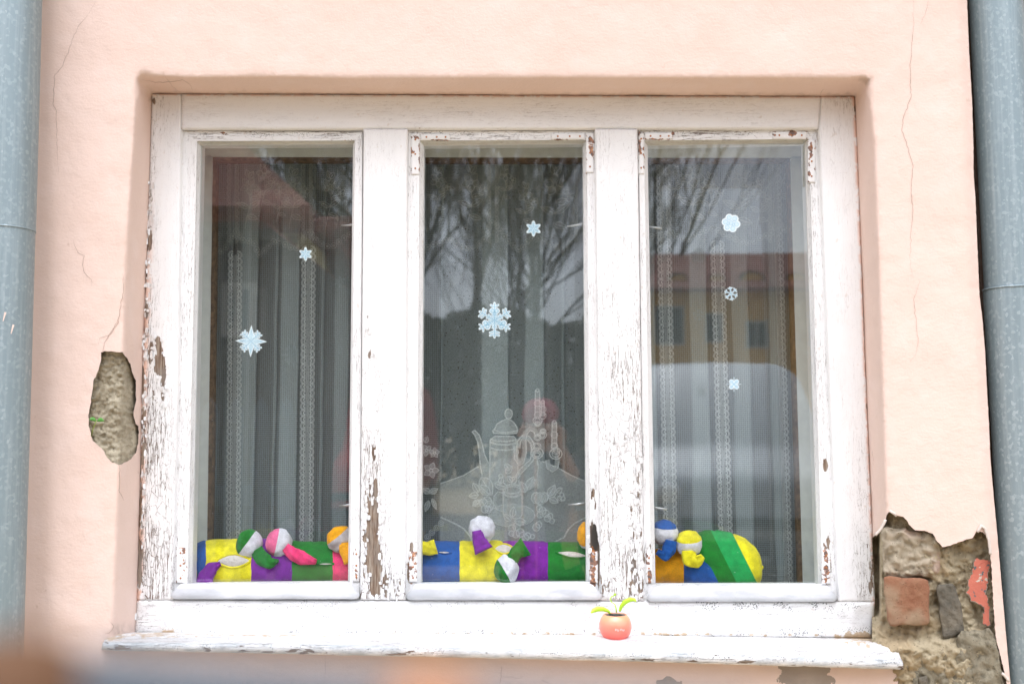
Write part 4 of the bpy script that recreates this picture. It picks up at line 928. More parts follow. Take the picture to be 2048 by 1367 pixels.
def bodyfront(px, py):
    y = YT-.05
    for _ in range(5):
        v = P(px, py, y); rz, ry = toyring(px); t = max(-.98, min(.98, (v.z-zc0)/rz)); y = YT-ry*math.sqrt(1-t*t)
    return y
def cap_mat(a, c, thr):
    k = a+c+str(thr)
    if k not in VEL: VEL[k] = velour('velour_'+a+'_'+c, [(0, CB[c]), (thr, CB[a])], 'cap')
    return VEL[k]
def tail(foot, col, pts, ws, y0, y1=None, th=.011):
    b = MB(); n = len(pts); pts2 = []; w2 = []; N = (n-1)*8
    for i in range(N+1):
        t = i/N*(n-1); k = min(n-2, int(t)); u = t-k
        u_ = u
        pts2.append((pts[k][0]*(1-u_)+pts[k+1][0]*u_, pts[k][1]*(1-u_)+pts[k+1][1]*u_)); w2.append(ws[k]*(1-u_)+ws[k+1]*u_)
    rg = []; m = 20; y1 = y0 if y1 is None else y1
    for i, (px, py) in enumerate(pts2):
        a = pts2[max(0, i-2)]; c = pts2[min(N, i+2)]; dx, dy = c[0]-a[0], c[1]-a[1]; l = math.hypot(dx, dy) or 1
        ox, oy = -dy/l, dx/l; w = w2[i]/2; y = y0+(y1-y0)*i/N; r = []
        tt = th*(.55 if i == N else 1)*min(1, w/7)
        for k in range(m):
            A = 2*math.pi*k/m; cw = math.copysign(abs(math.cos(A))**.7, math.cos(A)); sw = math.sin(A)
            f = w*cw*(1+.10*fr(px, py, .09, k*.0+ox)); q = .10*nz(px+k*3, py, .16, 2)
            r.append(b.V(P(px+ox*f, py+oy*f, y-tt*sw*(1+q*3)-.0022*math.sin(k*1.9+px*.18))))
        rg.append(r)
    for i in range(len(rg)-1):
        for k in range(m): b.F(rg[i][k], rg[i][(k+1) % m], rg[i+1][(k+1) % m], rg[i+1][k])
    b.F(*rg[0][::-1]); b.F(*rg[-1]); o = b.build('ankle', vel(col), foot); return o
def foot(label, cx, cy, rx, ry, y, capc, band, cd_, thr, tc, tp, tw, ty, ty1=None):
    v = P(cx, cy, y); k = (y-CAM.y)/FPX; cdv = Vector((cd_[0], cd_[1], cd_[2])).normalized()
    b = MB(); b.ell(v, (rx*k, .5*(rx+ry)*k*.92, ry*k), 40, 28, amp=.10, fs=26, fn=lambda d: (d.dot(cdv)+1)/2+.012*noise.noise(d*4))
    o = b.build('foot', cap_mat(capc, band, thr), toy); o['label'] = label
    for kk, (c_, p_, w_) in enumerate([(tc, tp, tw)]): tail(o, c_, p_, w_, ty, ty1)
    return o
foot('green capped foot with white band', 499, 1087, 26, 29, .176, 'green', 'white', (-.75, -.15, .62), .60, 'green', [(512, 1098), (524, 1116), (540, 1125), (558, 1120)], [26, 32, 24, 5], .166, .150)
foot('pink capped foot with white band', 558, 1085, 25, 29, .176, 'palepink', 'white', (-.93, -.25, .22), .60, 'pink', [(570, 1094), (586, 1107), (606, 1116), (633, 1123)], [20, 28, 28, 10], .166, .150)
foot('orange capped foot with grey band', 682, 1078, 28, 26, .178, 'orange', 'grey', (-.65, -.1, .75), .68, 'orange', [(690, 1084), (692, 1100), (699, 1126)], [26, 27, 22], .162, .150)
foot('white foot with purple ankle', 964, 1058, 26, 27, .180, 'purple', 'white', (0, .8, .62), .95, 'purple', [(954, 1060), (958, 1080), (968, 1101)], [20, 27, 40], .160, .150)
foot('green capped foot lying upside down', 1013, 1138, 24, 29, .149, 'green', 'white', (-.80, -.15, -.55), .62, 'green', [(1023, 1120), (1034, 1103), (1052, 1092)], [26, 28, 40], .148, .150)
foot('orange foot half hidden by the sash', 1176, 1070, 22, 27, .178, 'orange', 'white', (-.3, -.3, .9), .30, 'orange', [(1180, 1090), (1190, 1110)], [20, 26], .160)
foot('blue capped foot with white band', 1329, 1064, 26, 25, .174, 'blue', 'white', (.05, -.1, 1), .70, 'blue', [(1342, 1080), (1338, 1098), (1330, 1112), (1314, 1102)], [24, 28, 20, 12], .160, .152)
foot('yellow capped foot with white band', 1378, 1086, 26, 26, .166, 'yellow', 'white', (-.08, -.2, 1), .64, 'yellow', [(1377, 1100), (1378, 1118), (1394, 1122), (1406, 1111)], [26, 30, 26, 12], .152, .146)
def scrap(col, tp, tw, y):
    v = P(*tp[0], y); tail(toy, col, tp, tw, y)
scrap('purple', [(441, 1126), (424, 1135), (412, 1152), (406, 1175)], [8, 24, 32, 34], .155)
scrap('yellow', [(836, 1094), (858, 1096), (872, 1092)], [26, 28, 30], .158)
def tear(cx, cy, rx, ry, rot, lip=None):
    b = MB(); nr, na = 14, 44; I = []
    for j in range(nr+1):
        row = []
        for k in range(na):
            a = 2*math.pi*k/na; r = j/nr*(1+.12*nz(k*9, cx, .11, cy)*(j > 4)); ex = r*rx*math.copysign(abs(math.cos(a))**1.0, math.cos(a)); ey = r*ry*math.sin(a)*(1-.55*abs(math.cos(a))**2)
            px = cx+ex*math.cos(rot)-ey*math.sin(rot); py = cy+ex*math.sin(rot)+ey*math.cos(rot)
            row.append(b.V(P(px, py, bodyfront(px, py)-.0042*(1-r**3)-.0016*fr(px, py, .12, 2, 5)*(1-r)-.0006)))
        I.append(row)
    for j in range(nr):
        for k in range(na): b.F(I[j][k], I[j][(k+1) % na], I[j+1][(k+1) % na], I[j+1][k])
    b.build('stuffing', STF, toy)
    b = MB(); pts = []
    for k in range(na+1):
        a = 2*math.pi*k/na; ex = rx*1.03*math.cos(a); ey = ry*1.1*math.sin(a)*(1-.55*abs(math.cos(a))**2)
        px = cx+ex*math.cos(rot)-ey*math.sin(rot); py = cy+ex*math.sin(rot)+ey*math.cos(rot); pts.append(P(px, py, bodyfront(px, py)-.0005))
    b.tube(pts, .0022, 8, cap=False)
    b.build('torn_hem', vel(lip), toy)
STF = mat_mortar('cotton_stuffing', (.62, .54, .48), (.86, .82, .80), (.74, .68, .64), dist=.004, sc=2)
tear(467, 1121, 33, 12, -.02, 'yellow'); tear(1008, 1097, 20, 9, .05, 'yellow'); tear(1145, 1108, 32, 6, .12, 'green'); tear(888, 1104, 14, 2, .03, 'blue'); tear(652, 1127, 16, 1.6, 0, 'green')
# ------------------------------------------------------------ snowflake stickers on the glass
WH = mat_simple('sticker_white', (.80, .86, .90), .5); BL = mat_simple('sticker_pale_blue', (.34, .57, .72), .5, var=.25, sc=400); LB = mat_simple('sticker_ice_blue', (.66, .80, .87), .5, var=.15, sc=300)
def flake(label, cx, cy, r, kind, rot):
    y = YG+.0012; v = P(cx, cy, y); root = empty('snowflake_sticker', v, label, 'sticker', 'snowflake stickers on the window panes')
    w = MB(); d = MB(); e = MB(); w.ks = d.ks = e.ks = .000002
    def st(b, p, q, wd, yy):
        b.ribbon([(cx+r*p[0], cy+r*p[1]), (cx+r*(p[0]+q[0])/2, cy+r*(p[1]+q[1])/2), (cx+r*q[0], cy+r*q[1])], [wd*r]*3, yy)
    def rt(p, a): c, s_ = math.cos(a), math.sin(a); return (p[0]*c-p[1]*s_, p[0]*s_+p[1]*c)
    def line(p, q, a, k=1.0, dk=True):
        p, q = rt(p, a), rt(q, a); st(w, p, q, .26*k, y+.0002); st(e, p, q, .15*k, y)
        for z in (p, q): w.ring(cx+r*z[0], cy+r*z[1], r*.065*k, r*.13*k, y+.0002, n=8); 
        if dk: st(d, p, q, .055*k, y-.0003)
    def dot(p, a, rr): p = rt(p, a); w.ring(cx+r*p[0], cy+r*p[1], r*rr*.75, r*rr*1.5, y+.0002, n=10); e.ring(cx+r*p[0], cy+r*p[1], r*rr*.55, r*rr*.9, y, n=10); d.ring(cx+r*p[0], cy+r*p[1], r*rr*.8, r*.04, y-.0003, n=10)
    if kind == 'star8':
        for k in range(4):
            a = rot+k*math.pi/2
            for b_, s2, yy in ((w, 1.12, y+.0002), (e, .98, y)): b_.fill([(cx+r*X, cy+r*Y) for X, Y in [rt((0, 0), a), rt((.30*s2, -.20*s2), a), rt((1.0*s2-.04, 0), a), rt((.30*s2, .20*s2), a)]], yy)
            line((.1, 0), (.8, 0), a, .4); line((.3, -.12), (.75, 0), a, .25); line((.3, .12), (.75, 0), a, .25)
            a += math.pi/4; line((0, 0), (.78, 0), a, .6)
            for t in (.38, .58): line((t, 0), (t+.2, .2), a, .5); line((t, 0), (t+.2, -.2), a, .5)
    elif kind == 'fern':
        for k in range(6):
            a = rot+k*math.pi/3; line((0, 0), (.92, 0), a, .55)
            if k % 2:
                for t in (.6, .75): line((t, 0), (t+.08, .24), a, .5); line((t, 0), (t+.08, -.24), a, .5)
                line((.3, 0), (.42, .12), a, .4); line((.3, 0), (.42, -.12), a, .4)
            else:
                dot((.50, .11), a, .12); dot((.50, -.11), a, .12); dot((.34, 0), a, .10)
                for t in (.70,): line((t, 0), (t+.12, .20), a, .5); line((t, 0), (t+.12, -.20), a, .5)
            line((.05, 0), (.3, .12), a, .3); line((.05, 0), (.3, -.12), a, .3)
    elif kind == 'disc':
        for b_, s2, yy in ((w, .80, y+.0002), (e, .70, y)): b_.fill([(cx+r*s2*(1+.28*math.cos(6*(A*.1745)))*math.cos(A*.1745+rot), cy+r*s2*(1+.28*math.cos(6*(A*.1745)))*math.sin(A*.1745+rot)) for A in range(36)], yy)
        for k in range(6):
            a = rot+k*math.pi/3; st(d, rt((.1, 0), a), rt((.72, 0), a), .06, y-.0003)
            for t in (.3, .5): st(d, rt((t, 0), a), rt((t+.1, .16), a), .06, y-.0003); st(d, rt((t, 0), a), rt((t+.1, -.16), a), .06, y-.0003)
    elif kind == 'petal':
        for k in range(6): dot((.62, 0), rot+k*math.pi/3, .30)
        dot((0, 0), 0, .30); dot((.3, .1), rot, .2); dot((-.3, .1), rot, .2)
    elif kind == 'six':
        for k in range(6):
            a = rot+k*math.pi/3; line((0, 0), (.85, 0), a, .8); line((.62, 0), (.75, .26), a, .7); line((.62, 0), (.75, -.26), a, .7)
    elif kind == 'cross':
        for k in range(4):
            a = rot+k*math.pi/2; line((0, 0), (.95, 0), a, .35); a += math.pi/4; line((0, 0), (.62, 0), a, 1.3); dot((.5, 0), a, .22)
            line((.3, 0), (.5, .22), a, .6); line((.3, 0), (.5, -.22), a, .6)
    for b_, m_, nm in ((w, WH, 'white_border'), (e, LB, 'ice_crystal'), (d, BL, 'blue_vein')):
        if b_.f: b_.build(nm, m_, root, smooth=False)
flake('large eight-pointed star snowflake sticker low on the left pane', 502, 682, 30, 'star8', .03)
flake('small round blue-veined snowflake sticker high on the left pane', 611, 508, 14, 'disc', .52)
flake('small blue-veined snowflake sticker at the upper right of the middle pane', 1067, 457, 16, 'disc', .52)
flake('largest snowflake sticker, six branching arms, in the centre of the middle pane', 989, 640, 37, 'fern', .5236)
flake('white rounded snowflake sticker, topmost of three on the right pane', 1462, 446, 18, 'petal', .2)
flake('spiky blue snowflake sticker, middle of three on the right pane', 1462, 587, 15, 'six', .35)
flake('square blue snowflake sticker, lowest of three on the right pane', 1468, 768, 15, 'cross', 0)
# ------------------------------------------------------------ toy plant in its pot, on the sill
yp = .032; vb = P(1231, 1280.5, yp); k = (yp-CAM.y)/FPX
pot = empty('toy_plant', vb, 'small shiny coral plastic pot with three lime green plastic shoots standing on the sill', 'toy plant')
b = MB(); pr = [(0, 0), (13, 0), (17, .8), (24, 7), (29, 15), (32, 25), (31.5, 34), (29, 42), (25, 48), (22.5, 50.5), (21.5, 50.5), (20.5, 49), (20, 44), (0, 44)]
prof = []
for i in range(len(pr)-1):
    for u in (0, .33, .66): prof.append(((pr[i][0]*(1-u)+pr[i+1][0]*u)*k, (pr[i][1]*(1-u)+pr[i+1][1]*u)*k))
b.lathe(prof, vb, 56)
t = NT('coral_plastic'); z = t.n('SeparateXYZ', i={0: t.n('TexCoord').outputs['Generated']}).outputs[2]
mt = t.done(t.ramp(z, [(.15, (.86, .13, .10)), (.6, (.90, .26, .18)), (.95, (.92, .40, .22))]), .28, nrm=None, **{'Coat Weight': .4, 'Subsurface Weight': .15, 'Subsurface Radius': (.01, .004, .003)})
b.build('pot', mt, pot)
BK = mat_simple('black_plastic', (.012, .014, .016), .35)
b = MB(); c = vb+Vector((0, 0, 48.2*k)); b.lathe([(0, .0004), (12*k, .0005), (12.2*k, .0018), (13.5*k, .0022), (21.2*k, .0008)], c, 40); b.build('black_insert', BK, pot)
b = MB(); b.ell(c+Vector((.002, -.006, .0022)), (.0105, .0055, .002), 20, 8); b.build('solar_cell', mat_simple('solar_cell_film', (.035, .03, .025), .2), pot)
LG = mat_simple('lime_plastic', (.50, .80, .05), .35, var=.05, **{'Subsurface Weight': .2, 'Subsurface Radius': (.01, .01, .002)})
def pleaf(pts, ws, y0, y1):
    b = MB(); rows = []; n = len(pts)-1; N = n*5
    for i in range(N+1):
        t = i/N*n; kk = min(n-1, int(t)); u = t-kk; px = pts[kk][0]*(1-u)+pts[kk+1][0]*u; py = pts[kk][1]*(1-u)+pts[kk+1][1]*u; w = ws[kk]*(1-u)+ws[kk+1]*u
        a = pts[kk]; c = pts[kk+1]; l = math.hypot(c[0]-a[0], c[1]-a[1]); ox, oy = -(c[1]-a[1])/l, (c[0]-a[0])/l; y = y0+(y1-y0)*i/N; r = []
        for j in range(14):
            A = 2*math.pi*j/14; f = w/2*math.cos(A); r.append(b.V(P(px+ox*f, py+oy*f, y-.0006*math.sin(A)+.0022*math.cos(A)**2*(w/10))))
        rows.append(r)
    for i in range(N):
        for j in range(14): b.F(rows[i][j], rows[i][(j+1) % 14], rows[i+1][(j+1) % 14], rows[i+1][j])
    b.F(*rows[0][::-1]); b.F(*rows[-1]); b.build('leaf', LG, pot)
pleaf([(1221, 1226), (1216, 1221), (1206, 1217), (1195, 1217), (1187, 1220), (1182, 1225)], [3, 6, 9, 10.5, 9, 3], .030, .018)
pleaf([(1239, 1222), (1243, 1211), (1250, 1203), (1260, 1198), (1268, 1198), (1272, 1202)], [4, 8, 10, 9.5, 7, 3], .032, .024)
b = MB(); b.tube([P(x, y, .034) for x, y in ((1233, 1224), (1232, 1215), (1230, 1208), (1223, 1203), (1220.5, 1197), (1223, 1192), (1229, 1190))], [.0014, .0012, .0011, .0010, .0010, .0010, .0009], 8); b.ell(P(1230, 1188, .034), (.0024, .002, .0022), 10, 8); b.build('shoot', LG, pot)
fc = bpy.data.curves.new('lettering', 'FONT'); fc.body = 'Flip Flap'; fc.size = .0058; fc.align_x = 'CENTER'; fc.align_y = 'CENTER'; fc.extrude = .00002; fc.offset = .00004
fo = bpy.data.objects.new('lettering', fc); COL.objects.link(fo); bpy.context.view_layer.update()
me = bpy.data.meshes.new_from_object(fo.evaluated_get(bpy.context.evaluated_depsgraph_get())); bpy.data.objects.remove(fo)
tv = P(1237, 1252.5, .032); hz = tv.z-vb.z+.0; rr = 31.9*k
for vtx in me.vertices:
    x = vtx.co.x; a = (x+(tv.x-vb.x))/rr; z_ = hz+vtx.co.y
    R = pl([(a_[1]*k, a_[0]*k) for a_ in pr[1:10]], z_)+.0002
    vtx.co = Vector((R*math.sin(a), -R*math.cos(a), z_))
me.materials.clear(); me.materials.append(mat_simple('white_print', (.85, .85, .85), .5)); lo = bpy.data.objects.new('lettering', me); COL.objects.link(lo); lo.parent = pot
# ------------------------------------------------------------ seedling in the hole
sdl = empty('seedling', P(183, 872, .012), 'tiny green two-leaf seedling growing from the hole left of the window', 'plant')
GR = mat_simple('seedling_green', (.10, .30, .055), .5, sc=300); GS = mat_simple('seedling_stem', (.35, .45, .12), .5)
b = MB(); b.tube([P(182, 874, .014), P(185, 860, .004), P(189, 850, -.006), P(193, 841, -.012)], [.0012, .0011, .0010, .0009], 8); b.build('stem', GS, sdl)
for (a, c, dy) in (((193, 841), (178, 839), -.006), ((194, 841), (209, 842), -.008)):
    b = MB(); rows = []
    for i in range(9):
        t = i/8; w = 4.6*math.sin(math.pi*min(1, t*.92+.08)) ; px = a[0]+(c[0]-a[0])*t; py = a[1]+(c[1]-a[1])*t-2.5*math.sin(t*3)
        rows.append([b.V(P(px, py+w*q*.9, -.012+dy*t+.002*abs(q))) for q in (-1, -.5, 0, .5, 1)])
    for i in range(8):
        for j in range(4): b.F(rows[i][j], rows[i][j+1], rows[i+1][j+1], rows[i+1][j])
    b.build('leaf', GR, sdl, solid=.0004)
# ------------------------------------------------------------ blurred fence rail just in front of the lens
fn_ = empty('garden_fence', (-.1, -1.78, 0), 'low blue-grey rail fence with rusty brown post tops, out of focus in the foreground', 'fence')
YN = CAM.y+.128
BG = mat_simple('blue_grey_paint', (.085, .10, .115), .7, bump=.001); BR = mat_simple('rust_brown_wood', (.33, .14, .06), .8, bump=.002); DB = mat_simple('dark_brown_wood', (.12, .055, .022), .8, bump=.002)
b = MB(); A = P(-900, 1300, YN); B = P(1500, 1480, YN); b.tube([A.lerp(B, i/10) for i in range(11)], .0051, 20); b.build('rail', BG, fn_)
for (px, py, w, mt) in ((15, 1268, .0098, DB), (860, 1345, .0064, BR), (-420, 1290, .0078, DB), (1750, 1560, .006, BR)):
    v = P(px, py, YN-.004); b = MB(); b.lathe([(0, 0), (w*.5, -.0006), (w*.85, -.0024), (w, -.006), (w*1.02, -.02), (w*.9, -.25), (w*.9, -v.z+.02), (0, -v.z+.02)], v, 20); b.build('post', mt, fn_)
# ------------------------------------------------------------ what the panes mirror: street behind the camera
def quadmesh(b, pts, mi=0): b.F(*[b.V(p) for p in pts], mi=mi)
PKM = mat_simple('picket_blue_grey', (.20, .26, .32), .7)
pf = empty('picket_fence', (-1.4, -2.5, 0), 'blue-grey picket fence with pointed tops mirrored in the left pane', 'fence')
def picket(px, dist=4.6, top=795):
    v = MR(px, top, dist); w = .036; b = MB(); h = v.z; x, y = v.x, v.y
    o = [(-w, .08), (w, .08), (w, h-.09), (w*.75, h-.04), (0, h), (-w*.75, h-.04), (-w, h-.09)]
    f = [b.V((x+a, y, c)) for a, c in o]; g = [b.V((x+a, y-.02, c)) for a, c in o]; b.F(*f); b.F(*g[::-1])
    for k in range(7): b.F(f[k], g[k], g[(k+1) % 7], f[(k+1) % 7])
    return b.build('picket', PKM, pf, smooth=False)
p0 = picket(572)
for px in (522, 470, 420, 370, 322, 272, 222): picket(px)
b = MB(); v = MR(585, 990, 4.62); b.box((MR(180, 900, 4.6).x, v.y-.05, .35), (v.x, v.y-.022, .44)); b.build('rail', PKM, pf, smooth=False); b = MB(); b.box((MR(180, 900, 4.6).x, v.y-.05, 1.15), (v.x, v.y-.022, 1.24)); b.build('rail', PKM, pf, smooth=False)
# bare trees
BARK = mat_simple('dark_bark', (.030, .026, .020), .95, bump=.01, sc=20)
def tree(px, dist, label, seed, h0=4.0, r0=.16, depth=7, spread=.42):
    r = random.Random(seed); v = MR(px, 857, dist); root = empty('bare_tree', (v.x, v.y, 0), label, 'tree', 'bare winter trees mirrored in the glass')
    tb = MB(); cb = MB()
    def br(p, d, L, rad, k):
        n = 4; pts = [p]; q = p.copy(); dd = d.copy()
        for i in range(n):
            dd = (dd+Vector((r.uniform(-1, 1), r.uniform(-1, 1), r.uniform(-.3, .6)))*.11).normalized(); q = q+dd*L/n; pts.append(q.copy())
        (tb if k >= depth-1 else cb).tube(pts, [rad*(1-.35*i/n) for i in range(n+1)], 7 if k > 4 else 4, cap=False)
        if k == 0: return
        for c in range(4 if k > depth-2 or k < 3 else 3):
            ax = Vector((r.uniform(-1, 1), r.uniform(-.7, .7), r.uniform(-.35, .6))).normalized()
            nd = (dd+ax*spread*r.uniform(.8, 1.9)+Vector((0, 0, .12))).normalized(); s = pts[-1] if c < 2 else pts[r.randint(1, 3)]
            br(s, nd, L*r.uniform(.62, .85), rad*(.68 if c < 2 else .5), k-1)
    br(Vector((v.x, v.y, 0)), Vector((r.uniform(-.06, .06), 0, 1)), h0, r0, depth); 
    tb.build('trunk', BARK, root); cb.build('branches', BARK, root)
tree(925, 30, 'forked bare tree mirrored at the left of the middle pane', 3, 5.0, .17)
tree(1075, 32, 'spreading bare tree mirrored at the right of the middle pane', 8, 4.4, .16)
tree(800, 34, 'slender bare tree mirrored behind the left mullion', 12, 4.4, .2, 6)
tree(1318, 40, 'thin twiggy bare tree mirrored at the left edge of the right pane', 27, 7.0, .10, 5, .28)
tree(672, 30, 'twiggy bare tree mirrored at the right edge of the left pane', 33, 4.4, .17, 7)
# dark hedge across the street
hr = random.Random(5); b = MB(); A = MR(640, 857, 27); B = MR(1290, 857, 27)
for k in range(16000):
    u = hr.random(); x = A.x+(B.x-A.x)*u; top = 4.6+.9*noise.noise(Vector((x*.5, 1, 2)))+.5*noise.noise(Vector((x*1.9, 3, 2))); z = top*hr.random()**.7; y = A.y+hr.uniform(-.9, .9)*(1-.3*z/top)
    d = Vector((hr.uniform(-1, 1), hr.uniform(-1, 1), hr.uniform(-1, 1))).normalized(); e_ = d.orthogonal().normalized(); f_ = d.cross(e_); r = hr.uniform(.07, .16); c = Vector((x, y, z))
    b.F(*[b.V(c+e_*r*p+f_*r*q*.6) for p, q in ((-1, 0), (0, -1), (1, 0), (0, 1))])
tag(b.build('hedge', mat_simple('evergreen_leaves', (.035, .045, .022), .7, var=.5, sc=3)), 'dark evergreen hedge mirrored below the bare trees in the middle pane', 'hedge')
TILE = mat_simple('red_brown_roof_tiles', (.24, .07, .05), .85, bump=.02, sc=8, var=.35)
DKW = mat_simple('dark_window_glass', (.02, .025, .03), .1)
def house_b(label, xa, xb, dist, eave, ridge, wallc, depth, wins, dorm=(), name='street_house', gable=None):
    a = MR(xa, 857, dist); c = MR(xb, 857, dist); ze = MR(xa, eave, dist).z; zr = MR(xa, ridge, dist).z; y = a.y; x0, x1 = min(a.x, c.x), max(a.x, c.x)
    root = empty(name, ((x0+x1)/2, y-depth/2, 0), label, 'house')
    wm = mat_simple('rendered_'+name, wallc, .9, bump=.003, sc=12)
    b = MB(); b.box((x0, y-depth, 0), (x1, y, ze)); b.build('wall', wm, root, smooth=False)
    b = MB(); o = .62 if name == 'near_house' else .35; ov = .45
    hip = 1.7 if name == 'near_house' else 0
    P0 = [(x0-o, y+ov, ze-.12), (x1+o, y+ov, ze-.12), (x1+o-hip, y-depth/2, zr), (x0-o, y-depth/2, zr), (x1+o, y-depth-ov, ze-.12), (x0-o, y-depth-ov, ze-.12)]
    i = [b.V(p) for p in P0]; j = [b.V((p[0], p[1], p[2]+.16)) for p in P0]
    for q in (i, j): b.F(q[0], q[1], q[2], q[3]); b.F(q[3], q[2], q[4], q[5])
    for s, e in ((0, 1), (1, 2), (2, 4), (4, 5), (5, 3), (3, 0)): b.F(i[s], i[e], j[e], j[s])
    g = [b.V(p) for p in ((x0, y, ze), (x0, y-depth, ze), (x0, y-depth/2, zr-.1))]; b.F(*g); g = [b.V(p) for p in ((x1, y, ze), (x1-hip*1.0, y-depth/2, zr-.1), (x1, y-depth, ze))]; b.F(*g)
    b.build('roof', TILE, root, smooth=False)
    FM = mat_simple('window_frame_paint', (.5, .5, .48), .6)
    for (wx, wy, ww, wh) in wins:
        v = MR(wx, wy, dist); b = MB(); s = dist/FPX; w, h = ww*s/2, wh*s/2; x, z = v.x, v.z
        for q in ((-w, -h, -w+.07, h), (w-.07, -h, w, h), (-w+.07, -h, w-.07, -h+.07), (-w+.07, h-.07, w-.07, h), (-.03, -h+.07, .03, h-.07)): b.box((x+q[0], y+.002, z+q[1]), (x+q[2], y+.05, z+q[3]))
        wo = b.build('window', FM, root, smooth=False); b = MB(); b.box((x-w+.05, y-.02, z-h+.05), (x+w-.05, y+.02, z+h-.05)); b.build('pane', DKW, wo, smooth=False)
    for (dx, dy, dw) in dorm:
        v = MR(dx, dy, dist); s = dist/FPX; R = dw*s/2; b = MB(); n = 14
        pts = [(R*math.cos(math.pi*k/n), R*.9*math.sin(math.pi*k/n)) for k in range(n+1)]
        f = [b.V((v.x+p, y-.5, v.z+q)) for p, q in pts]; bk = [b.V((v.x+p*.2, y-3.5, v.z+q+.6)) for p, q in pts]
        for k in range(n): b.F(f[k], f[k+1], bk[k+1], bk[k])
        d = b.build('dormer', TILE, root); b = MB(); f = [b.V((v.x+p*.8, y-.47, v.z+q*.8)) for p, q in pts]; b.F(*f); b.build('dormer_front', wm, d)
    return root
house_b('long ochre house with red-brown tiled roof and arched dormers mirrored in the right pane', 1290, 1720, 34, 580, 470, (.80, .46, .12), 9, [(1340, 650, 60, 80), (1515, 668, 44, 55), (1430, 655, 36, 60), (1640, 660, 44, 60)], [(1362, 560, 46), (1440, 560, 40), (1512, 560, 56), (1600, 560, 46)])
house_b('shadow-brown house with dark steep roof close by, mirrored in the left pane', 180, 512, 10, 440, 150, (.10, .08, .065), 6, [(480, 620, 70, 110)], name='near_house')  # wall colour made dark to stand for its shadow
house_b('pale yellow house mirrored between the curtain folds of the left pane', 490, 592, 13.5, 462, 380, (.85, .74, .38), 5, [], name='yellow_house')
# parked vans
TY = mat_simple('tyre_rubber', (.02, .02, .02), .85); RM = mat_simple('wheel_steel', (.4, .4, .42), .4, .8); LH = mat_simple('headlight_glass', (.7, .72, .75), .1)
def van(label, px, dist, top, wpx, col):
    v = MR(px, top, dist); H = v.z; Wd = wpx*dist/FPX/2; y = v.y; x = v.x; L = 4.9
    root = empty('parked_van', (x, y-L/2, 0), label, 'van', 'vans parked across the street')
    bm_ = mat_simple('van_paint', col, .3, var=.03, **{'Coat Weight': .6})
    prof = [(0, .45, .45), (.02, .40, .85), (.12, .38, 1.0), (.75, .36, 1.18), (.95, .35, 1.35), (1.55, .35, H-.10), (1.8, .35, H-.03), (2.6, .35, H), (4.5, .35, H-.02), (4.82, .36, H-.12), (4.9, .42, H-.4)]
    b = MB(); rings = []; n = 36
    for d, zb, zt in prof:
        r = []; zc, hz_ = (zb+zt)/2, (zt-zb)/2
        for k in range(n):
            a = 2*math.pi*k/n; ca, sa = math.cos(a), math.sin(a)
            X = Wd*math.copysign(abs(ca)**.24, ca); Z = zc+hz_*math.copysign(abs(sa)**.26, sa); X *= 1-.10*sm(1.1, H, Z)
            Z += .05*(1-(X/Wd)**2) if sa > 0 else 0
            r.append(b.V((x+X, y-d, Z)))
        rings.append(r)
    for i in range(len(rings)-1):
        for k in range(n): b.F(rings[i][k], rings[i][(k+1) % n], rings[i+1][(k+1) % n], rings[i+1][k])
    b.F(*rings[0][::-1]); b.F(*rings[-1]); b.build('body', bm_, root)
    b = MB(); quadmesh(b, [(x-Wd*.82, y-1.0+.03, 1.32), (x+Wd*.82, y-1.0+.03, 1.32), (x+Wd*.74, y-1.50+.03, H-.22), (x-Wd*.74, y-1.50+.03, H-.22)]); b.build('windscreen', DKW, root, smooth=False, solid=.01)
    for s in (-1, 1):
        b = MB(); b.ell((x+s*Wd*.72, y-.04, .86), (.16, .08, .11), 14, 8); b.build('headlight', LH, root)
        for d in (.95, 3.9):
            for q, m_, nm in ((.33, TY, 'tyre'), (.20, RM, 'rim')):
                b = MB(); ext = .10 if nm == 'tyre' else .105
                b.tube([(x+s*(Wd-.11)-ext, y-d, .33), (x+s*(Wd-.11)-ext*.9, y-d, .33), (x+s*(Wd-.11)+ext*.9, y-d, .33), (x+s*(Wd-.11)+ext, y-d, .33)], [q*.9, q, q, q*.9], 24)
                if nm == 'tyre': wo = b.build('wheel', m_, root)
                else: b.build('rim', m_, wo)
    b = MB(); b.box((x-Wd*.6, y+.005, .50), (x+Wd*.6, y+.03, .62)); b.build('grille', TY, root, smooth=False)
van('pale grey parked van mirrored low in the right pane', 1490, 10.0, 703, 440, (.34, .37, .41))
van('red parked van mirrored at the right of the left pane', 692, 14, 745, 250, (.85, .03, .05))

# ------------------------------------------------------------ the photographer, seen only as a faint reflection
def skin(name, chains, mt, parent, lvl=2):
    vs = []; es = []; rs = []
    for ch in chains:
        prev = None
        for c in ch:
            if isinstance(c, int): prev = c; continue
            vs.append(c[0]); rs.append(c[1])
            if prev is not None: es.append((prev, len(vs)-1))
            prev = len(vs)-1
    off = EM[parent.name] if parent.name in EM else PB
    me = bpy.data.meshes.new(name); me.from_pydata([tuple(Vector(v)-off) for v in vs], es, []); me.materials.append(mt)
    o = bpy.data.objects.new(name, me); COL.objects.link(o); o.parent = parent
    md = o.modifiers.new('skin', 'SKIN'); md.use_smooth_shade = True
    for i, r in enumerate(rs):
        r = r if isinstance(r, tuple) else (r, r); me.skin_vertices[0].data[i].radius = r
    me.skin_vertices[0].data[0].use_root = True
    sb = o.modifiers.new('subdivision', 'SUBSURF'); sb.levels = lvl; sb.render_levels = lvl
    return o
PB = Vector((.07, -2.36, 0)); per = empty('person', PB, 'person in dark coat and red knitted hat holding up both hands, mirrored in middle pane', 'person')
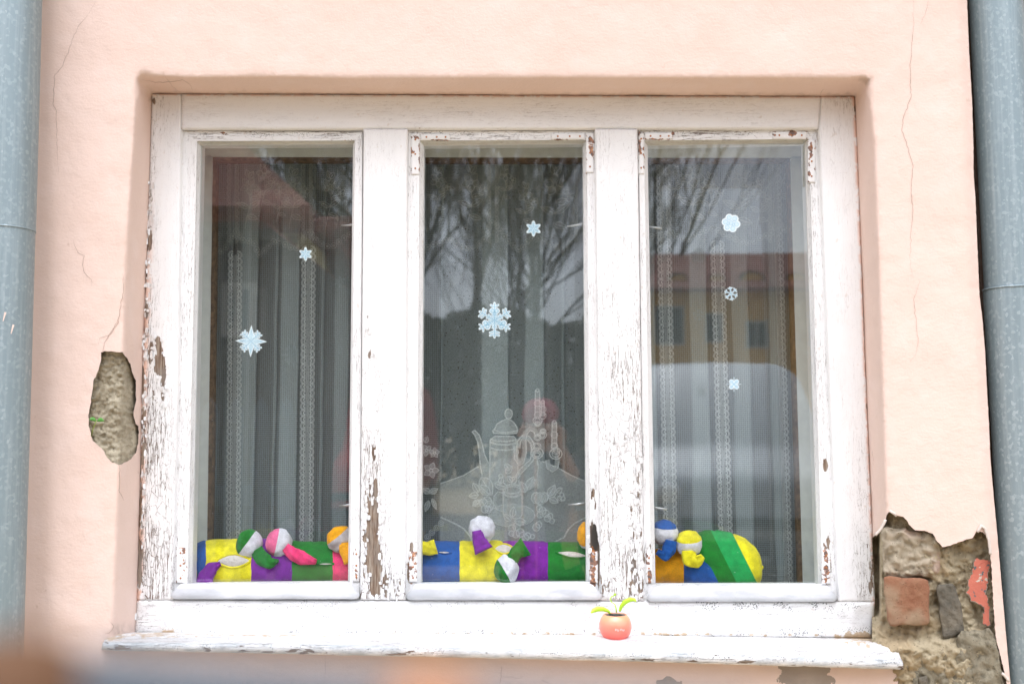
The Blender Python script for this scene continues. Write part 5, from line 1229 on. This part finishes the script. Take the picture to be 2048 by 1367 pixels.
SKN = mat_simple('skin', (.55, .33, .25), .55, var=.04); COAT = mat_simple('dark_coat', (.03, .032, .04), .9, bump=.002); HAT = mat_simple('red_knit', (.42, .06, .10), .95, bump=.003, sc=200); TRS = mat_simple('dark_jeans', (.03, .04, .07), .9); SHO = mat_simple('brown_shoe', (.06, .035, .02), .6)
q = lambda x, y, z: (PB.x+x, PB.y+y, z)
bodyc = [[(q(0, 0, .93), (.15, .11)), (q(0, .005, 1.10), (.14, .105)), (q(0, .01, 1.26), (.165, .115)), (q(0, 0, 1.36), (.10, .08)), (q(0, .005, 1.42), .052), (q(0, .02, 1.50), (.072, .088)), (q(0, .025, 1.58), (.070, .085))]]
nb_ = 7
for s_ in (-1, 1):
    bodyc.append([2, (q(s_*.17, 0, 1.31), .062), (q(s_*.22, .09, 1.12), .046), (q(s_*.12, .26, 1.33), .034), (q(s_*.075, .335, 1.43), .024)])
    bodyc.append([0, (q(s_*.095, 0, .84), .098), (q(s_*.10, .015, .48), .058), (q(s_*.105, -.01, .10), .040), (q(s_*.11, .10, .045), .038)])
bd = skin('body', bodyc, SKN, per)
skin('coat', [[(q(0, 0, .78), (.185, .14)), (q(0, 0, .93), (.175, .13)), (q(0, .005, 1.10), (.155, .12)), (q(0, .01, 1.26), (.18, .13)), (q(0, 0, 1.37), (.11, .09)), (q(0, 0, 1.41), .07)]]+[[3, (q(s_*.17, 0, 1.31), .075), (q(s_*.22, .09, 1.12), .058), (q(s_*.125, .25, 1.325), .044)] for s_ in (-1, 1)], COAT, per)
skin('trousers', [[(q(0, 0, .90), (.15, .115))]+[(q(-.095, 0, .82), .105), (q(-.10, .015, .48), .072), (q(-.105, -.01, .12), .060)], [0, (q(.095, 0, .82), .105), (q(.10, .015, .48), .072), (q(.105, -.01, .12), .060)]], TRS, per)
b = MB(); b.ell(q(0, .015, 1.57), (.084, .102, .072), 24, 16, amp=.04); b.build('hat', HAT, per)
b = MB(); b.ell(q(0, .112, 1.485), (.014, .022, .022), 10, 8)
b.build('nose', SKN, per)
for s_ in (-1, 1):
    b = MB(); b.ell(q(s_*.032, .098, 1.515), (.014, .008, .009), 10, 8); b.build('eye', mat_simple('eye_white', (.6, .6, .6), .3), per)
    b = MB(); b.ell(q(s_*.078, .01, 1.50), (.012, .022, .032), 10, 8); b.build('ear', SKN, per)
    hb = q(s_*.075, .335, 1.43); pc = [[(hb, .024), (tuple(Vector(hb)+Vector((-s_*.005, .045, .03))), (.034, .018))]]
    for f in range(4):
        o_ = Vector(hb)+Vector((-s_*.005+(f-1.5)*.017, .055, .052)); ln = (.036, .042, .040, .032)[f]
        pc.append([1, (tuple(o_), .0095), (tuple(o_+Vector((-s_*.012, .012, ln*.6))), .0085), (tuple(o_+Vector((-s_*.028, .002, ln*.8))), .0075)])
    pc.append([1, (tuple(Vector(hb)+Vector((-s_*.034, .03, .03))), .011), (tuple(Vector(hb)+Vector((-s_*.05, .03, .05))), .0095)])
    skin('hand', pc, SKN, per)
    b = MB(); b.ell(q(s_*.11, .06, .05), (.05, .14, .05), 16, 10); b.build('shoe', SHO, per)
b = MB(); b.box(q(-.035, .085, 1.452), q(.035, .092, 1.458)); b.build('mouth', mat_simple('lips', (.4, .12, .10), .5), per)
